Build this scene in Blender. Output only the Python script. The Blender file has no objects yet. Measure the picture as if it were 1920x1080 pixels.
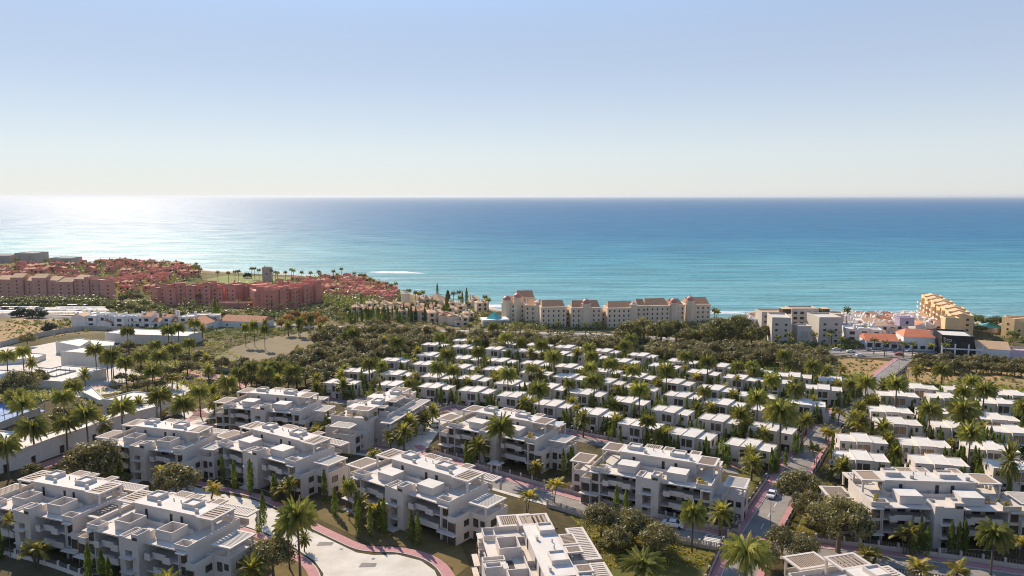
import bpy, math, random
from mathutils import Vector, Matrix
from mathutils.geometry import tessellate_polygon
rad = math.radians
random.seed(7)
SC = bpy.context.scene
COL = SC.collection
# ---------------------------------------------------------------- camera
CZ, FPX = 90.0, 1400.0
PITCH = math.atan(172 / FPX)
cam = bpy.data.cameras.new('camera'); cam_o = bpy.data.objects.new('camera', cam); COL.objects.link(cam_o)
cam_o.location = (0, 0, CZ); cam_o.rotation_euler = (math.pi / 2 - PITCH, 0, 0)
cam.sensor_width = 36; cam.lens = 36 * FPX / 1920; cam.clip_start = 1; cam.clip_end = 200000
SC.camera = cam_o
# ---------------------------------------------------------------- sky, sun, exposure
SUN_AZ, SUN_EL = -29.0, 34.0      # azimuth from the view axis (+Y), degrees to the right
w = bpy.data.worlds.new('World'); SC.world = w; w.use_nodes = True
nt = w.node_tree; nt.nodes.clear()
sky = nt.nodes.new('ShaderNodeTexSky'); sky.sky_type = 'NISHITA'; sky.sun_disc = False
sky.sun_elevation = rad(SUN_EL); sky.sun_rotation = rad(SUN_AZ)
sky.altitude = 0; sky.air_density = 0.9; sky.dust_density = 0.05; sky.ozone_density = 1.5
bg = nt.nodes.new('ShaderNodeBackground'); bg.inputs[1].default_value = 0.145
wo = nt.nodes.new('ShaderNodeOutputWorld')
tcw = nt.nodes.new('ShaderNodeTexCoord'); sxw = nt.nodes.new('ShaderNodeSeparateXYZ'); nt.links.new(tcw.outputs['Generated'], sxw.inputs[0])
hz = nt.nodes.new('ShaderNodeValToRGB'); hz.color_ramp.interpolation = 'B_SPLINE'; e_ = hz.color_ramp.elements      # pale sea haze low in the sky, fading out upwards
e_[0].position, e_[0].color = 0.0, (0.93,) * 3 + (1,); e_[1].position, e_[1].color = 0.45, (0, 0, 0, 1)
for p_, v_ in ((0.05, 0.90), (0.13, 0.90), (0.24, 0.90)): q_ = e_.new(p_); q_.color = (v_, v_, v_, 1)
hc = nt.nodes.new('ShaderNodeValToRGB'); e_ = hc.color_ramp.elements; HS = 0.80 / 0.145
e_[0].position, e_[0].color = 0.0, (0.585, 0.60, 0.61, 1); e_[1].position, e_[1].color = 0.26, (0.325, 0.395, 0.55, 1)
for p_, c_ in ((0.06, (0.56, 0.60, 0.635, 1)), (0.14, (0.43, 0.50, 0.625, 1))): q_ = e_.new(p_); q_.color = c_
sc_ = nt.nodes.new('ShaderNodeVectorMath'); sc_.operation = 'SCALE'; sc_.inputs[3].default_value = HS; nt.links.new(hc.outputs[0], sc_.inputs[0])
mxw = nt.nodes.new('ShaderNodeMix'); mxw.data_type = 'RGBA'
nt.links.new(sxw.outputs[2], hz.inputs[0]); nt.links.new(sxw.outputs[2], hc.inputs[0]); nt.links.new(hz.outputs[0], mxw.inputs[0])
az_ = nt.nodes.new('ShaderNodeMapRange'); az_.inputs[1].default_value = -0.5; az_.inputs[2].default_value = 0.65; az_.inputs[3].default_value = 0.75; az_.inputs[4].default_value = 0.95; nt.links.new(sxw.outputs[1], az_.inputs[0])
sc2 = nt.nodes.new('ShaderNodeVectorMath'); sc2.operation = 'SCALE'; nt.links.new(sc_.outputs[0], sc2.inputs[0]); nt.links.new(az_.outputs[0], sc2.inputs[3])   # the haze is brighter on the sun's side
nt.links.new(sky.outputs[0], mxw.inputs[6]); nt.links.new(sc2.outputs[0], mxw.inputs[7])
nt.links.new(mxw.outputs[2], bg.inputs[0]); nt.links.new(bg.outputs[0], wo.inputs[0])
sl = bpy.data.lights.new('sun', 'SUN'); sl.energy = 4.1; sl.angle = rad(0.53); sl.color = (1, 0.86, 0.68)
so = bpy.data.objects.new('sun', sl); COL.objects.link(so)
a, e = rad(SUN_AZ), rad(SUN_EL)
SD = Vector((math.sin(a) * math.cos(e), math.cos(a) * math.cos(e), math.sin(e)))   # towards the sun
so.rotation_euler = SD.to_track_quat('Z', 'Y').to_euler()
SC.view_settings.view_transform = 'Standard'; SC.view_settings.look = 'None'
SC.view_settings.exposure = 0.6; SC.view_settings.gamma = 1
SC.cycles.max_bounces = 6; SC.cycles.diffuse_bounces = 3; SC.cycles.glossy_bounces = 2
SC.cycles.transmission_bounces = 3; SC.cycles.transparent_max_bounces = 6
SC.cycles.sample_clamp_indirect = 4; SC.cycles.sample_clamp_direct = 12
SC.cycles.pixel_filter_type = 'BLACKMAN_HARRIS'; SC.cycles.filter_width = 1.05
SC.cycles.caustics_reflective = False; SC.cycles.caustics_refractive = False

# ---------------------------------------------------------------- terrain height, photograph pixel -> point on the ground
ZB = [(-400, 17.0), (150, 13.5), (250, 11.2), (350, 8.6), (480, 4.9), (560, 2.6), (3000, 2.3)]
def lerp_tab(tab, x):
    if x <= tab[0][0]: return tab[0][1]
    for (x0, y0), (x1, y1) in zip(tab, tab[1:]):
        if x <= x1: return y0 + (y1 - y0) * (x - x0) / (x1 - x0)
    return tab[-1][1]
def cam_ray(px, py):
    x, y = (px - 960) / FPX, (540 - py) / FPX
    return Vector((x, math.cos(PITCH) + y * math.sin(PITCH), -math.sin(PITCH) + y * math.cos(PITCH)))
def flat(px, py, z=0.0):
    d = cam_ray(px, py); t = (z - CZ) / d.z
    return Vector((d.x * t, d.y * t))
COAST_PX = [(-260, 484), (0, 486), (120, 490), (250, 498), (330, 503), (420, 510), (560, 516), (650, 523), (705, 531),
            (745, 545), (800, 556), (860, 566), (930, 580), (1000, 588), (1100, 592), (1330, 598), (1500, 600), (1650, 603), (1920, 606), (2300, 608)]
COAST = [tuple(flat(*p)) for p in COAST_PX]
COAST[0] = (-1400, COAST[0][1]); COAST[-1] = (900, COAST[-1][1])
def coast(x): return lerp_tab(COAST, x)
def T(x, y):
    z = lerp_tab(ZB, y); b = (coast(x) - y) * 0.09 + 0.3
    return max(-5.0, min(z, b))
def P(px, py, h=0.0):
    """point on the ground (plus h) that the photograph shows at this pixel"""
    d = cam_ray(px, py); z = 8.0 + h
    for _ in range(30):
        t = (z - CZ) / d.z
        z = 0.5 * z + 0.5 * (T(d.x * t, d.y * t) + h)
    t = (z - CZ) / d.z
    return Vector((d.x * t, d.y * t, T(d.x * t, d.y * t)))
def PX(v):
    """pixel of a world point"""
    q = Vector(v) - Vector((0, 0, CZ))
    dep = q.y * math.cos(PITCH) - q.z * math.sin(PITCH); up = q.y * math.sin(PITCH) + q.z * math.cos(PITCH)
    return 960 + FPX * q.x / dep, 540 - FPX * up / dep

# ---------------------------------------------------------------- materials
def nodes(name):
    m = bpy.data.materials.new(name); m.use_nodes = True
    n = m.node_tree; b = n.nodes['Principled BSDF']
    return m, n, b
def mat(name, c1, c2=None, scale=1.0, rough=0.8, bump=0.0, detail=4.0, metal=0.0, spec=0.3, coord='Object', stretch=None, var=0.0):
    """two-tone procedural surface: c1 broken up towards c2 by noise, optional bump"""
    m, n, b = nodes(name); N, L = n.nodes, n.links
    b.inputs['Roughness'].default_value = rough; b.inputs['Metallic'].default_value = metal
    b.inputs['Specular IOR Level'].default_value = spec
    c2 = c2 or tuple(v * 0.8 for v in c1)
    if coord == 'World':
        g = N.new('ShaderNodeNewGeometry'); src = g.outputs['Position']
    else:
        g = N.new('ShaderNodeTexCoord'); src = g.outputs[coord]
    if stretch:
        mp = N.new('ShaderNodeMapping'); mp.inputs['Scale'].default_value = stretch
        L.new(src, mp.inputs[0]); src = mp.outputs[0]
    t = N.new('ShaderNodeTexNoise'); t.inputs['Scale'].default_value = scale; t.inputs['Detail'].default_value = detail
    t.inputs['Roughness'].default_value = 0.65
    L.new(src, t.inputs['Vector'])
    r = N.new('ShaderNodeValToRGB'); r.color_ramp.elements[0].position = 0.35; r.color_ramp.elements[1].position = 0.68
    r.color_ramp.elements[0].color = (*c1, 1); r.color_ramp.elements[1].color = (*c2, 1)
    L.new(t.outputs[0], r.inputs[0]); out = r.outputs[0]
    if var:
        oi = N.new('ShaderNodeObjectInfo'); mr = N.new('ShaderNodeMapRange')
        mr.inputs['To Min'].default_value = 1 - var; mr.inputs['To Max'].default_value = 1 + var
        L.new(oi.outputs['Random'], mr.inputs[0])
        hs = N.new('ShaderNodeHueSaturation'); L.new(mr.outputs[0], hs.inputs['Value']); L.new(out, hs.inputs['Color']); out = hs.outputs[0]
    L.new(out, b.inputs['Base Color'])
    if bump:
        bp = N.new('ShaderNodeBump'); bp.inputs['Strength'].default_value = bump; bp.inputs['Distance'].default_value = 0.3
        L.new(t.outputs[0], bp.inputs['Height']); L.new(bp.outputs[0], b.inputs['Normal'])
    return m
def leaf_mat(name, c1, c2, trans=0.45, scale=0.5, var=0.25, gloss=0.25):
    m = bpy.data.materials.new(name); m.use_nodes = True; n = m.node_tree; N, L = n.nodes, n.links; N.clear()
    o = N.new('ShaderNodeOutputMaterial'); tc = N.new('ShaderNodeNewGeometry')
    t = N.new('ShaderNodeTexNoise'); t.inputs['Scale'].default_value = scale; t.inputs['Detail'].default_value = 3
    L.new(tc.outputs['Position'], t.inputs['Vector'])
    r = N.new('ShaderNodeValToRGB'); r.color_ramp.elements[0].position = 0.38; r.color_ramp.elements[1].position = 0.64
    r.color_ramp.elements[0].color = (*c1, 1); r.color_ramp.elements[1].color = (*c2, 1)
    L.new(t.outputs[0], r.inputs[0])
    oi = N.new('ShaderNodeObjectInfo'); mr = N.new('ShaderNodeMapRange'); mr.inputs['To Min'].default_value = 1 - var; mr.inputs['To Max'].default_value = 1 + var
    L.new(oi.outputs['Random'], mr.inputs[0])
    hs = N.new('ShaderNodeHueSaturation'); L.new(mr.outputs[0], hs.inputs['Value']); L.new(r.outputs[0], hs.inputs['Color'])
    d = N.new('ShaderNodeBsdfPrincipled'); d.inputs['Roughness'].default_value = 0.5; d.inputs['Specular IOR Level'].default_value = gloss
    L.new(hs.outputs[0], d.inputs['Base Color'])
    tr = N.new('ShaderNodeBsdfTranslucent'); hs2 = N.new('ShaderNodeHueSaturation'); hs2.inputs['Value'].default_value = 1.7; hs2.inputs['Hue'].default_value = 0.49
    hs2.inputs['Saturation'].default_value = 1.1
    L.new(hs.outputs[0], hs2.inputs['Color']); L.new(hs2.outputs[0], tr.inputs[0])
    mx = N.new('ShaderNodeMixShader'); mx.inputs[0].default_value = trans
    L.new(d.outputs[0], mx.inputs[1]); L.new(tr.outputs[0], mx.inputs[2]); L.new(mx.outputs[0], o.inputs[0])
    return m
M = {}
M['white'] = mat('white_render', (0.67, 0.595, 0.525), (0.59, 0.52, 0.455), 0.3, 0.85, 0.05, detail=9, stretch=(1, 1, .25), var=0.04)
M['roof'] = mat('roof_finish', (0.70, 0.65, 0.585), (0.60, 0.55, 0.49), 0.45, 0.8, 0.05, var=0.05)
M['pale'] = mat('pale_render', (0.66, 0.62, 0.56), (0.58, 0.54, 0.49), 0.6, 0.85, 0.04, var=0.06)
M['glass'] = mat('window_glass', (0.05, 0.045, 0.04), (0.10, 0.085, 0.07), 0.6, 0.12, 0, spec=0.6, var=0.3)
M['blind'] = mat('tan_blind', (0.42, 0.27, 0.14), (0.36, 0.23, 0.12), 0.6, 0.6)
M['darkframe'] = mat('dark_frame', (0.09, 0.075, 0.06), None, 2, 0.5)
M['wood'] = mat('wood_cladding', (0.42, 0.22, 0.12), (0.30, 0.15, 0.08), 1.2, 0.6, stretch=(1, 1, 8))
M['slat'] = mat('timber_slat', (0.40, 0.31, 0.24), (0.32, 0.24, 0.18), 1.5, 0.7)
M['deck'] = mat('terrace_floor', (0.62, 0.57, 0.50), (0.54, 0.49, 0.43), 0.8, 0.8)
M['stone'] = mat('wall_stone', (0.52, 0.47, 0.42), (0.42, 0.38, 0.34), 1.5, 0.9, 0.1)
M['rail'] = mat('fence_mesh', (0.10, 0.09, 0.08), (0.16, 0.14, 0.12), 2, 0.6)
M['asphalt'] = mat('asphalt', (0.30, 0.27, 0.24), (0.19, 0.17, 0.155), 0.2, 0.9, 0.05, coord='World', detail=8)
M['concrete'] = mat('road_concrete', (0.68, 0.62, 0.535), (0.52, 0.47, 0.40), 0.16, 0.9, 0.05, coord='World', detail=8)
M['pink'] = mat('pink_paving', (0.50, 0.25, 0.245), (0.42, 0.20, 0.20), 0.5, 0.85, 0.05, coord='World', detail=8)
M['plaza'] = mat('plaza_paving', (0.60, 0.54, 0.46), (0.50, 0.44, 0.38), 0.3, 0.85, 0.03, coord='World')
M['kerb'] = mat('kerb_stone', (0.6, 0.57, 0.52), None, 1, 0.9)
M['paint'] = mat('road_paint', (0.8, 0.8, 0.78), (0.65, 0.65, 0.62), 2, 0.7)
M['soil'] = mat('dark_planting_ground', (0.075, 0.06, 0.03), (0.12, 0.095, 0.045), 0.35, 1, 0.4, coord='World', detail=8)
M['lawn'] = mat('lawn_grass', (0.105, 0.105, 0.018), (0.15, 0.12, 0.03), 0.18, 1, 0.5, coord='World', detail=10)
M['drylawn'] = mat('dry_lawn', (0.19, 0.13, 0.05), (0.12, 0.095, 0.03), 0.25, 1, 0.5, coord='World', detail=10)
M['lawn2'] = mat('coast_lawn', (0.20, 0.24, 0.05), (0.27, 0.26, 0.09), 0.03, 1, 0.3, coord='World', detail=8)
M['meadow'] = mat('brown_meadow', (0.26, 0.20, 0.115), (0.19, 0.15, 0.085), 0.05, 1, 0.5, coord='World', detail=10)
M['dry'] = mat('dry_field', (0.46, 0.27, 0.12), (0.22, 0.17, 0.07), 0.045, 1, 0.5, coord='World', detail=10)
M['sand'] = mat('beach_sand', (0.55, 0.47, 0.38), (0.45, 0.38, 0.30), 0.1, 1, 0.1, coord='World')
M['trunk'] = mat('palm_trunk', (0.17, 0.13, 0.10), (0.10, 0.08, 0.06), 3, 0.9, 0.5, stretch=(1, 1, 3))
M['bark'] = mat('tree_bark', (0.20, 0.15, 0.115), (0.12, 0.09, 0.07), 2, 0.9, 0.5, stretch=(1, 1, 0.4))
M['court'] = mat('blue_court', (0.09, 0.20, 0.42), (0.12, 0.25, 0.48), 0.3, 0.7, coord='World')
M['red'] = mat('red_render', (0.66, 0.285, 0.21), (0.56, 0.225, 0.165), 0.2, 0.9, 0.03, var=0.18)
M['redbrown'] = mat('brown_red_render', (0.66, 0.34, 0.26), (0.56, 0.28, 0.21), 0.2, 0.9, var=0.1)
M['tile'] = mat('terracotta_tile', (0.56, 0.25, 0.13), (0.40, 0.18, 0.10), 0.6, 0.85, 0.2, var=0.15)
M['tilebrown'] = mat('brown_roof_tile', (0.56, 0.31, 0.17), (0.42, 0.22, 0.12), 0.8, 0.85, 0.3, detail=8)
M['tilered'] = mat('orange_red_roof', (0.70, 0.24, 0.12), (0.60, 0.19, 0.10), 0.4, 0.8)
M['tan'] = mat('tan_roof', (0.68, 0.44, 0.26), (0.58, 0.37, 0.22), 0.4, 0.9, var=0.1)
M['cream'] = mat('cream_render', (0.80, 0.65, 0.49), (0.73, 0.58, 0.43), 0.15, 0.85, var=0.05)
M['beige'] = mat('beige_render', (0.62, 0.55, 0.46), (0.55, 0.48, 0.41), 0.15, 0.85)
M['ochre'] = mat('ochre_render', (0.80, 0.57, 0.31), (0.70, 0.48, 0.25), 0.15, 0.85)
M['purewhite'] = mat('whitewash', (0.80, 0.77, 0.74), (0.70, 0.67, 0.64), 0.3, 0.85, var=0.08)
M['dome'] = mat('pink_dome', (0.55, 0.25, 0.19), (0.48, 0.20, 0.15), 0.5, 0.5)
M['teal'] = mat('teal_glass', (0.10, 0.45, 0.40), (0.14, 0.55, 0.50), 0.4, 0.2, spec=0.6)
M['dark'] = mat('dark_opening', (0.035, 0.032, 0.03), (0.06, 0.055, 0.05), 1, 0.5)
M['black'] = mat('black_cladding', (0.025, 0.03, 0.032), None, 1, 0.4)
M['sign'] = mat('sign_white', (0.8, 0.8, 0.8), None, 1, 0.6)
M['signorange'] = mat('sign_orange', (0.8, 0.2, 0.05), None, 1, 0.6)
M['purple'] = mat('purple_render', (0.62, 0.50, 0.60), None, 1, 0.7)
M['greystone'] = mat('old_grey_stone', (0.50, 0.42, 0.35), (0.38, 0.32, 0.27), 0.5, 0.95, 0.4)
M['car'] = mat('car_paint', (0.75, 0.75, 0.75), (0.70, 0.70, 0.70), 1, 0.3, spec=0.6)
M['carred'] = mat('car_paint_red', (0.5, 0.05, 0.04), None, 1, 0.3, spec=0.6)
M['cargrey'] = mat('car_paint_grey', (0.16, 0.17, 0.19), None, 1, 0.3, spec=0.6)
M['tyre'] = mat('tyre_rubber', (0.02, 0.02, 0.02), None, 1, 0.9)
M['metal'] = mat('lamp_metal', (0.30, 0.29, 0.28), None, 1, 0.4, metal=0.5)
M['wicker'] = mat('wicker', (0.45, 0.30, 0.16), None, 3, 0.8)
M['weep'] = leaf_mat('weeping_palm_leaf', (0.206, 0.233, 0.061), (0.386, 0.366, 0.115), 0.5, 0.35)
M['date'] = leaf_mat('date_palm_leaf', (0.167, 0.175, 0.041), (0.308, 0.284, 0.068), 0.45, 0.4)
M['areca'] = leaf_mat('areca_leaf', (0.180, 0.174, 0.034), (0.384, 0.312, 0.072), 0.45, 0.5)
M['round'] = leaf_mat('broadleaf', (0.125, 0.112, 0.045), (0.27, 0.24, 0.095), 0.3, 0.35, gloss=0.35)
M['cyp'] = leaf_mat('cypress_leaf', (0.120, 0.164, 0.038), (0.211, 0.253, 0.061), 0.4, 0.8)
M['far'] = leaf_mat('far_leaf', (0.105, 0.125, 0.040), (0.21, 0.21, 0.065), 0.28, 0.12, 0.4)
M['olive'] = leaf_mat('olive_leaf', (0.125, 0.12, 0.04), (0.25, 0.225, 0.073), 0.28, 0.2)
M['autumn'] = leaf_mat('autumn_leaf', (0.240, 0.144, 0.042), (0.360, 0.216, 0.072), 0.35, 0.3)
M['fardark'] = leaf_mat('far_cypress_leaf', (0.036, 0.052, 0.034), (0.058, 0.078, 0.044), 0.2, 0.5)

# ---------------------------------------------------------------- mesh helper
class MB:
    def __init__(s): s.v, s.f, s.m = [], [], []
    def quad(s, a, b, c, d, m=0):
        i = len(s.v); s.v += [a, b, c, d]; s.f.append((i, i + 1, i + 2, i + 3)); s.m.append(m)
    def tri(s, a, b, c, m=0):
        i = len(s.v); s.v += [a, b, c]; s.f.append((i, i + 1, i + 2)); s.m.append(m)
    def box(s, x0, x1, y0, y1, z0, z1, m=0, top=None):
        i = len(s.v)
        s.v += [(x0, y0, z0), (x1, y0, z0), (x1, y1, z0), (x0, y1, z0), (x0, y0, z1), (x1, y0, z1), (x1, y1, z1), (x0, y1, z1)]
        for k, f in enumerate(((0, 3, 2, 1), (4, 5, 6, 7), (0, 1, 5, 4), (1, 2, 6, 5), (2, 3, 7, 6), (3, 0, 4, 7))):
            s.f.append(tuple(i + q for q in f)); s.m.append(top if (k == 1 and top is not None) else m)
    def ring(s, x0, x1, y0, y1, z0, z1, t, m=0):
        """parapet: four walls butted end to end"""
        s.box(x0, x1, y0, y0 + t, z0, z1, m); s.box(x0, x1, y1 - t, y1, z0, z1, m)
        s.box(x0, x0 + t, y0 + t, y1 - t, z0, z1, m); s.box(x1 - t, x1, y0 + t, y1 - t, z0, z1, m)
    def prism(s, pts, z0, z1, m=0, top=None, taper=None):
        n = len(pts); i = len(s.v)
        zz0 = z0 if isinstance(z0, (list, tuple)) else [z0] * n
        zz1 = z1 if isinstance(z1, (list, tuple)) else [z1] * n
        s.v += [(p[0], p[1], z) for p, z in zip(pts, zz0)] + [(p[0], p[1], z) for p, z in zip(pts, zz1)]
        for k in range(n):
            s.f.append((i + k, i + (k + 1) % n, i + n + (k + 1) % n, i + n + k)); s.m.append(m)
        tm = m if top is None else top
        for t in tessellate_polygon([[Vector((p[0], p[1], 0)) for p in pts]]):
            a, b, c = t
            A, B, C2 = pts[a], pts[b], pts[c]
            if (B[0] - A[0]) * (C2[1] - A[1]) - (B[1] - A[1]) * (C2[0] - A[0]) < 0: b, c = c, b
            s.f.append((i + n + a, i + n + b, i + n + c)); s.m.append(tm)
            s.f.append((i + a, i + c, i + b)); s.m.append(m)
    def tube(s, path, radii, n=6, m=0, cap=True):
        base = len(s.v)
        for j, (p, r) in enumerate(zip(path, radii)):
            p = Vector(p)
            d = (Vector(path[min(j + 1, len(path) - 1)]) - Vector(path[max(j - 1, 0)])).normalized()
            u = d.orthogonal().normalized() if abs(d.z) < 0.95 else Vector((1, 0, 0))
            v = d.cross(u).normalized(); u = v.cross(d)
            for k in range(n):
                t = 2 * math.pi * k / n
                s.v.append(tuple(p + (u * math.cos(t) + v * math.sin(t)) * r))
        for j in range(len(path) - 1):
            for k in range(n):
                a, b = base + j * n + k, base + j * n + (k + 1) % n
                s.f.append((a, b, b + n, a + n)); s.m.append(m)
        if cap:
            s.f.append(tuple(base + (len(path) - 1) * n + k for k in range(n))); s.m.append(m)
    def lathe(s, cx, cy, prof, n=12, m=0):
        base = len(s.v)
        for r, z in prof:
            for k in range(n):
                t = 2 * math.pi * k / n; s.v.append((cx + r * math.cos(t), cy + r * math.sin(t), z))
        for j in range(len(prof) - 1):
            for k in range(n):
                a, b = base + j * n + k, base + j * n + (k + 1) % n
                s.f.append((a, b, b + n, a + n)); s.m.append(m)
        s.f.append(tuple(base + (len(prof) - 1) * n + k for k in range(n))); s.m.append(m)
    def build(s, name, mats, parent=None, smooth=False, link=True):
        me = bpy.data.meshes.new(name); me.from_pydata(s.v, [], s.f)
        if not isinstance(mats, (list, tuple)): mats = [mats]
        for k in mats: me.materials.append(M[k] if isinstance(k, str) else k)
        me.polygons.foreach_set('material_index', s.m)
        if smooth: me.polygons.foreach_set('use_smooth', [True] * len(s.f))
        me.update()
        o = bpy.data.objects.new(name, me)
        if link: COL.objects.link(o)
        if parent is not None: o.parent = parent
        return o
def tag(o, label=None, cat=None, group=None, kind=None):
    if label: o['label'] = label
    if cat: o['category'] = cat
    if group: o['group'] = group
    if kind: o['kind'] = kind
    return o
def thing(name, loc=(0, 0, 0), rz=0.0, label=None, cat=None, group=None):
    o = bpy.data.objects.new(name, None); COL.objects.link(o); o.empty_display_size = 0.5
    o.location = loc; o.rotation_euler = (0, 0, rz)
    return tag(o, label, cat, group)
KIDS = {}
def copy_tree(root, loc=None, rz=None, scale=None):
    """copy of a thing with copies of its parts and sub-parts (mesh data shared)"""
    if root.name not in KIDS:
        KIDS[root.name] = [(c, list(c.children)) for c in root.children]
    r = root.copy(); COL.objects.link(r)
    if loc is not None: r.location = loc
    if rz is not None: r.rotation_euler = (0, 0, rz)
    if scale is not None: r.scale = (scale, scale, scale) if not isinstance(scale, tuple) else scale
    for c, sub in KIDS[root.name]:
        d = c.copy(); COL.objects.link(d); d.parent = r
        for g in sub:
            h = g.copy(); COL.objects.link(h); h.parent = d
    return r
class Proto:
    """first placement uses the prototype itself, later ones are copies"""
    def __init__(s, root): s.root, s.used = root, False; KIDS[root.name] = [(c, list(c.children)) for c in root.children]
    def place(s, loc, rz=0.0, scale=1.0):
        sc = scale if isinstance(scale, tuple) else (scale,) * 3
        if not s.used:
            s.used = True; o = s.root; o.location = loc; o.rotation_euler = (0, 0, rz); o.scale = sc
            return o
        return copy_tree(s.root, loc, rz, sc)

# ---------------------------------------------------------------- ground, sea
YB = sorted(set([-150, -60, 0] + [40 + 10 * i for i in range(0, 60)] + [150, 250, 350, 480, 560] + [640 + 8 * i for i in range(70)]))
def make_ground():
    b = MB(); xs = [-1300, -1100, -950] + [-860 + 10 * i for i in range(155)] + [760, 900]
    for y in YB:
        for x in xs: b.v.append((x, y, T(x, y)))
    n = len(xs)
    for j in range(len(YB) - 1):
        for i in range(n - 1):
            k = j * n + i; b.f.append((k, k + 1, k + n + 1, k + n)); b.m.append(0)
    o = b.build('ground', 'groundmix', smooth=True)
    tag(o, 'dark planted ground sloping gently down to the beach', 'ground', kind='structure')
def ground_mat():
    m, n, b = nodes('ground_cover'); N, L = n.nodes, n.links
    b.inputs['Roughness'].default_value = 1; b.inputs['Specular IOR Level'].default_value = 0.1
    g = N.new('ShaderNodeNewGeometry')
    def noise(sc, det=6):
        t = N.new('ShaderNodeTexNoise'); t.inputs['Scale'].default_value = sc; t.inputs['Detail'].default_value = det
        t.inputs['Roughness'].default_value = 0.7; L.new(g.outputs['Position'], t.inputs['Vector']); return t
    t1, t2 = noise(0.25, 8), noise(0.02, 8)
    r1 = N.new('ShaderNodeValToRGB'); e = r1.color_ramp.elements
    e[0].position, e[0].color = 0.35, (0.065, 0.053, 0.026, 1); e[1].position, e[1].color = 0.7, (0.13, 0.10, 0.048, 1)
    L.new(t1.outputs[0], r1.inputs[0])
    r2 = N.new('ShaderNodeValToRGB'); e = r2.color_ramp.elements
    e[0].position, e[0].color = 0.4, (0.10, 0.11, 0.035, 1); e[1].position, e[1].color = 0.62, (0.30, 0.21, 0.12, 1)
    L.new(t2.outputs[0], r2.inputs[0])
    sx = N.new('ShaderNodeSeparateXYZ'); L.new(g.outputs['Position'], sx.inputs[0])
    mr = N.new('ShaderNodeMapRange'); mr.inputs[1].default_value = 400; mr.inputs[2].default_value = 470; L.new(sx.outputs[1], mr.inputs[0])
    mx = N.new('ShaderNodeMix'); mx.data_type = 'RGBA'; L.new(mr.outputs[0], mx.inputs[0]); L.new(r1.outputs[0], mx.inputs[6]); L.new(r2.outputs[0], mx.inputs[7])
    mz = N.new('ShaderNodeMapRange'); mz.inputs[1].default_value = 2.2; mz.inputs[2].default_value = 1.6; L.new(sx.outputs[2], mz.inputs[0])
    my = N.new('ShaderNodeMix'); my.data_type = 'RGBA'; L.new(mz.outputs[0], my.inputs[0]); L.new(mx.outputs[2], my.inputs[6]); my.inputs[7].default_value = (0.55, 0.46, 0.36, 1)
    L.new(my.outputs[2], b.inputs['Base Color'])
    bp = N.new('ShaderNodeBump'); bp.inputs['Strength'].default_value = 0.6; bp.inputs['Distance'].default_value = 0.6
    L.new(t1.outputs[0], bp.inputs['Height']); L.new(bp.outputs[0], b.inputs['Normal'])
    return m
M['groundmix'] = ground_mat()
make_ground()
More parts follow.
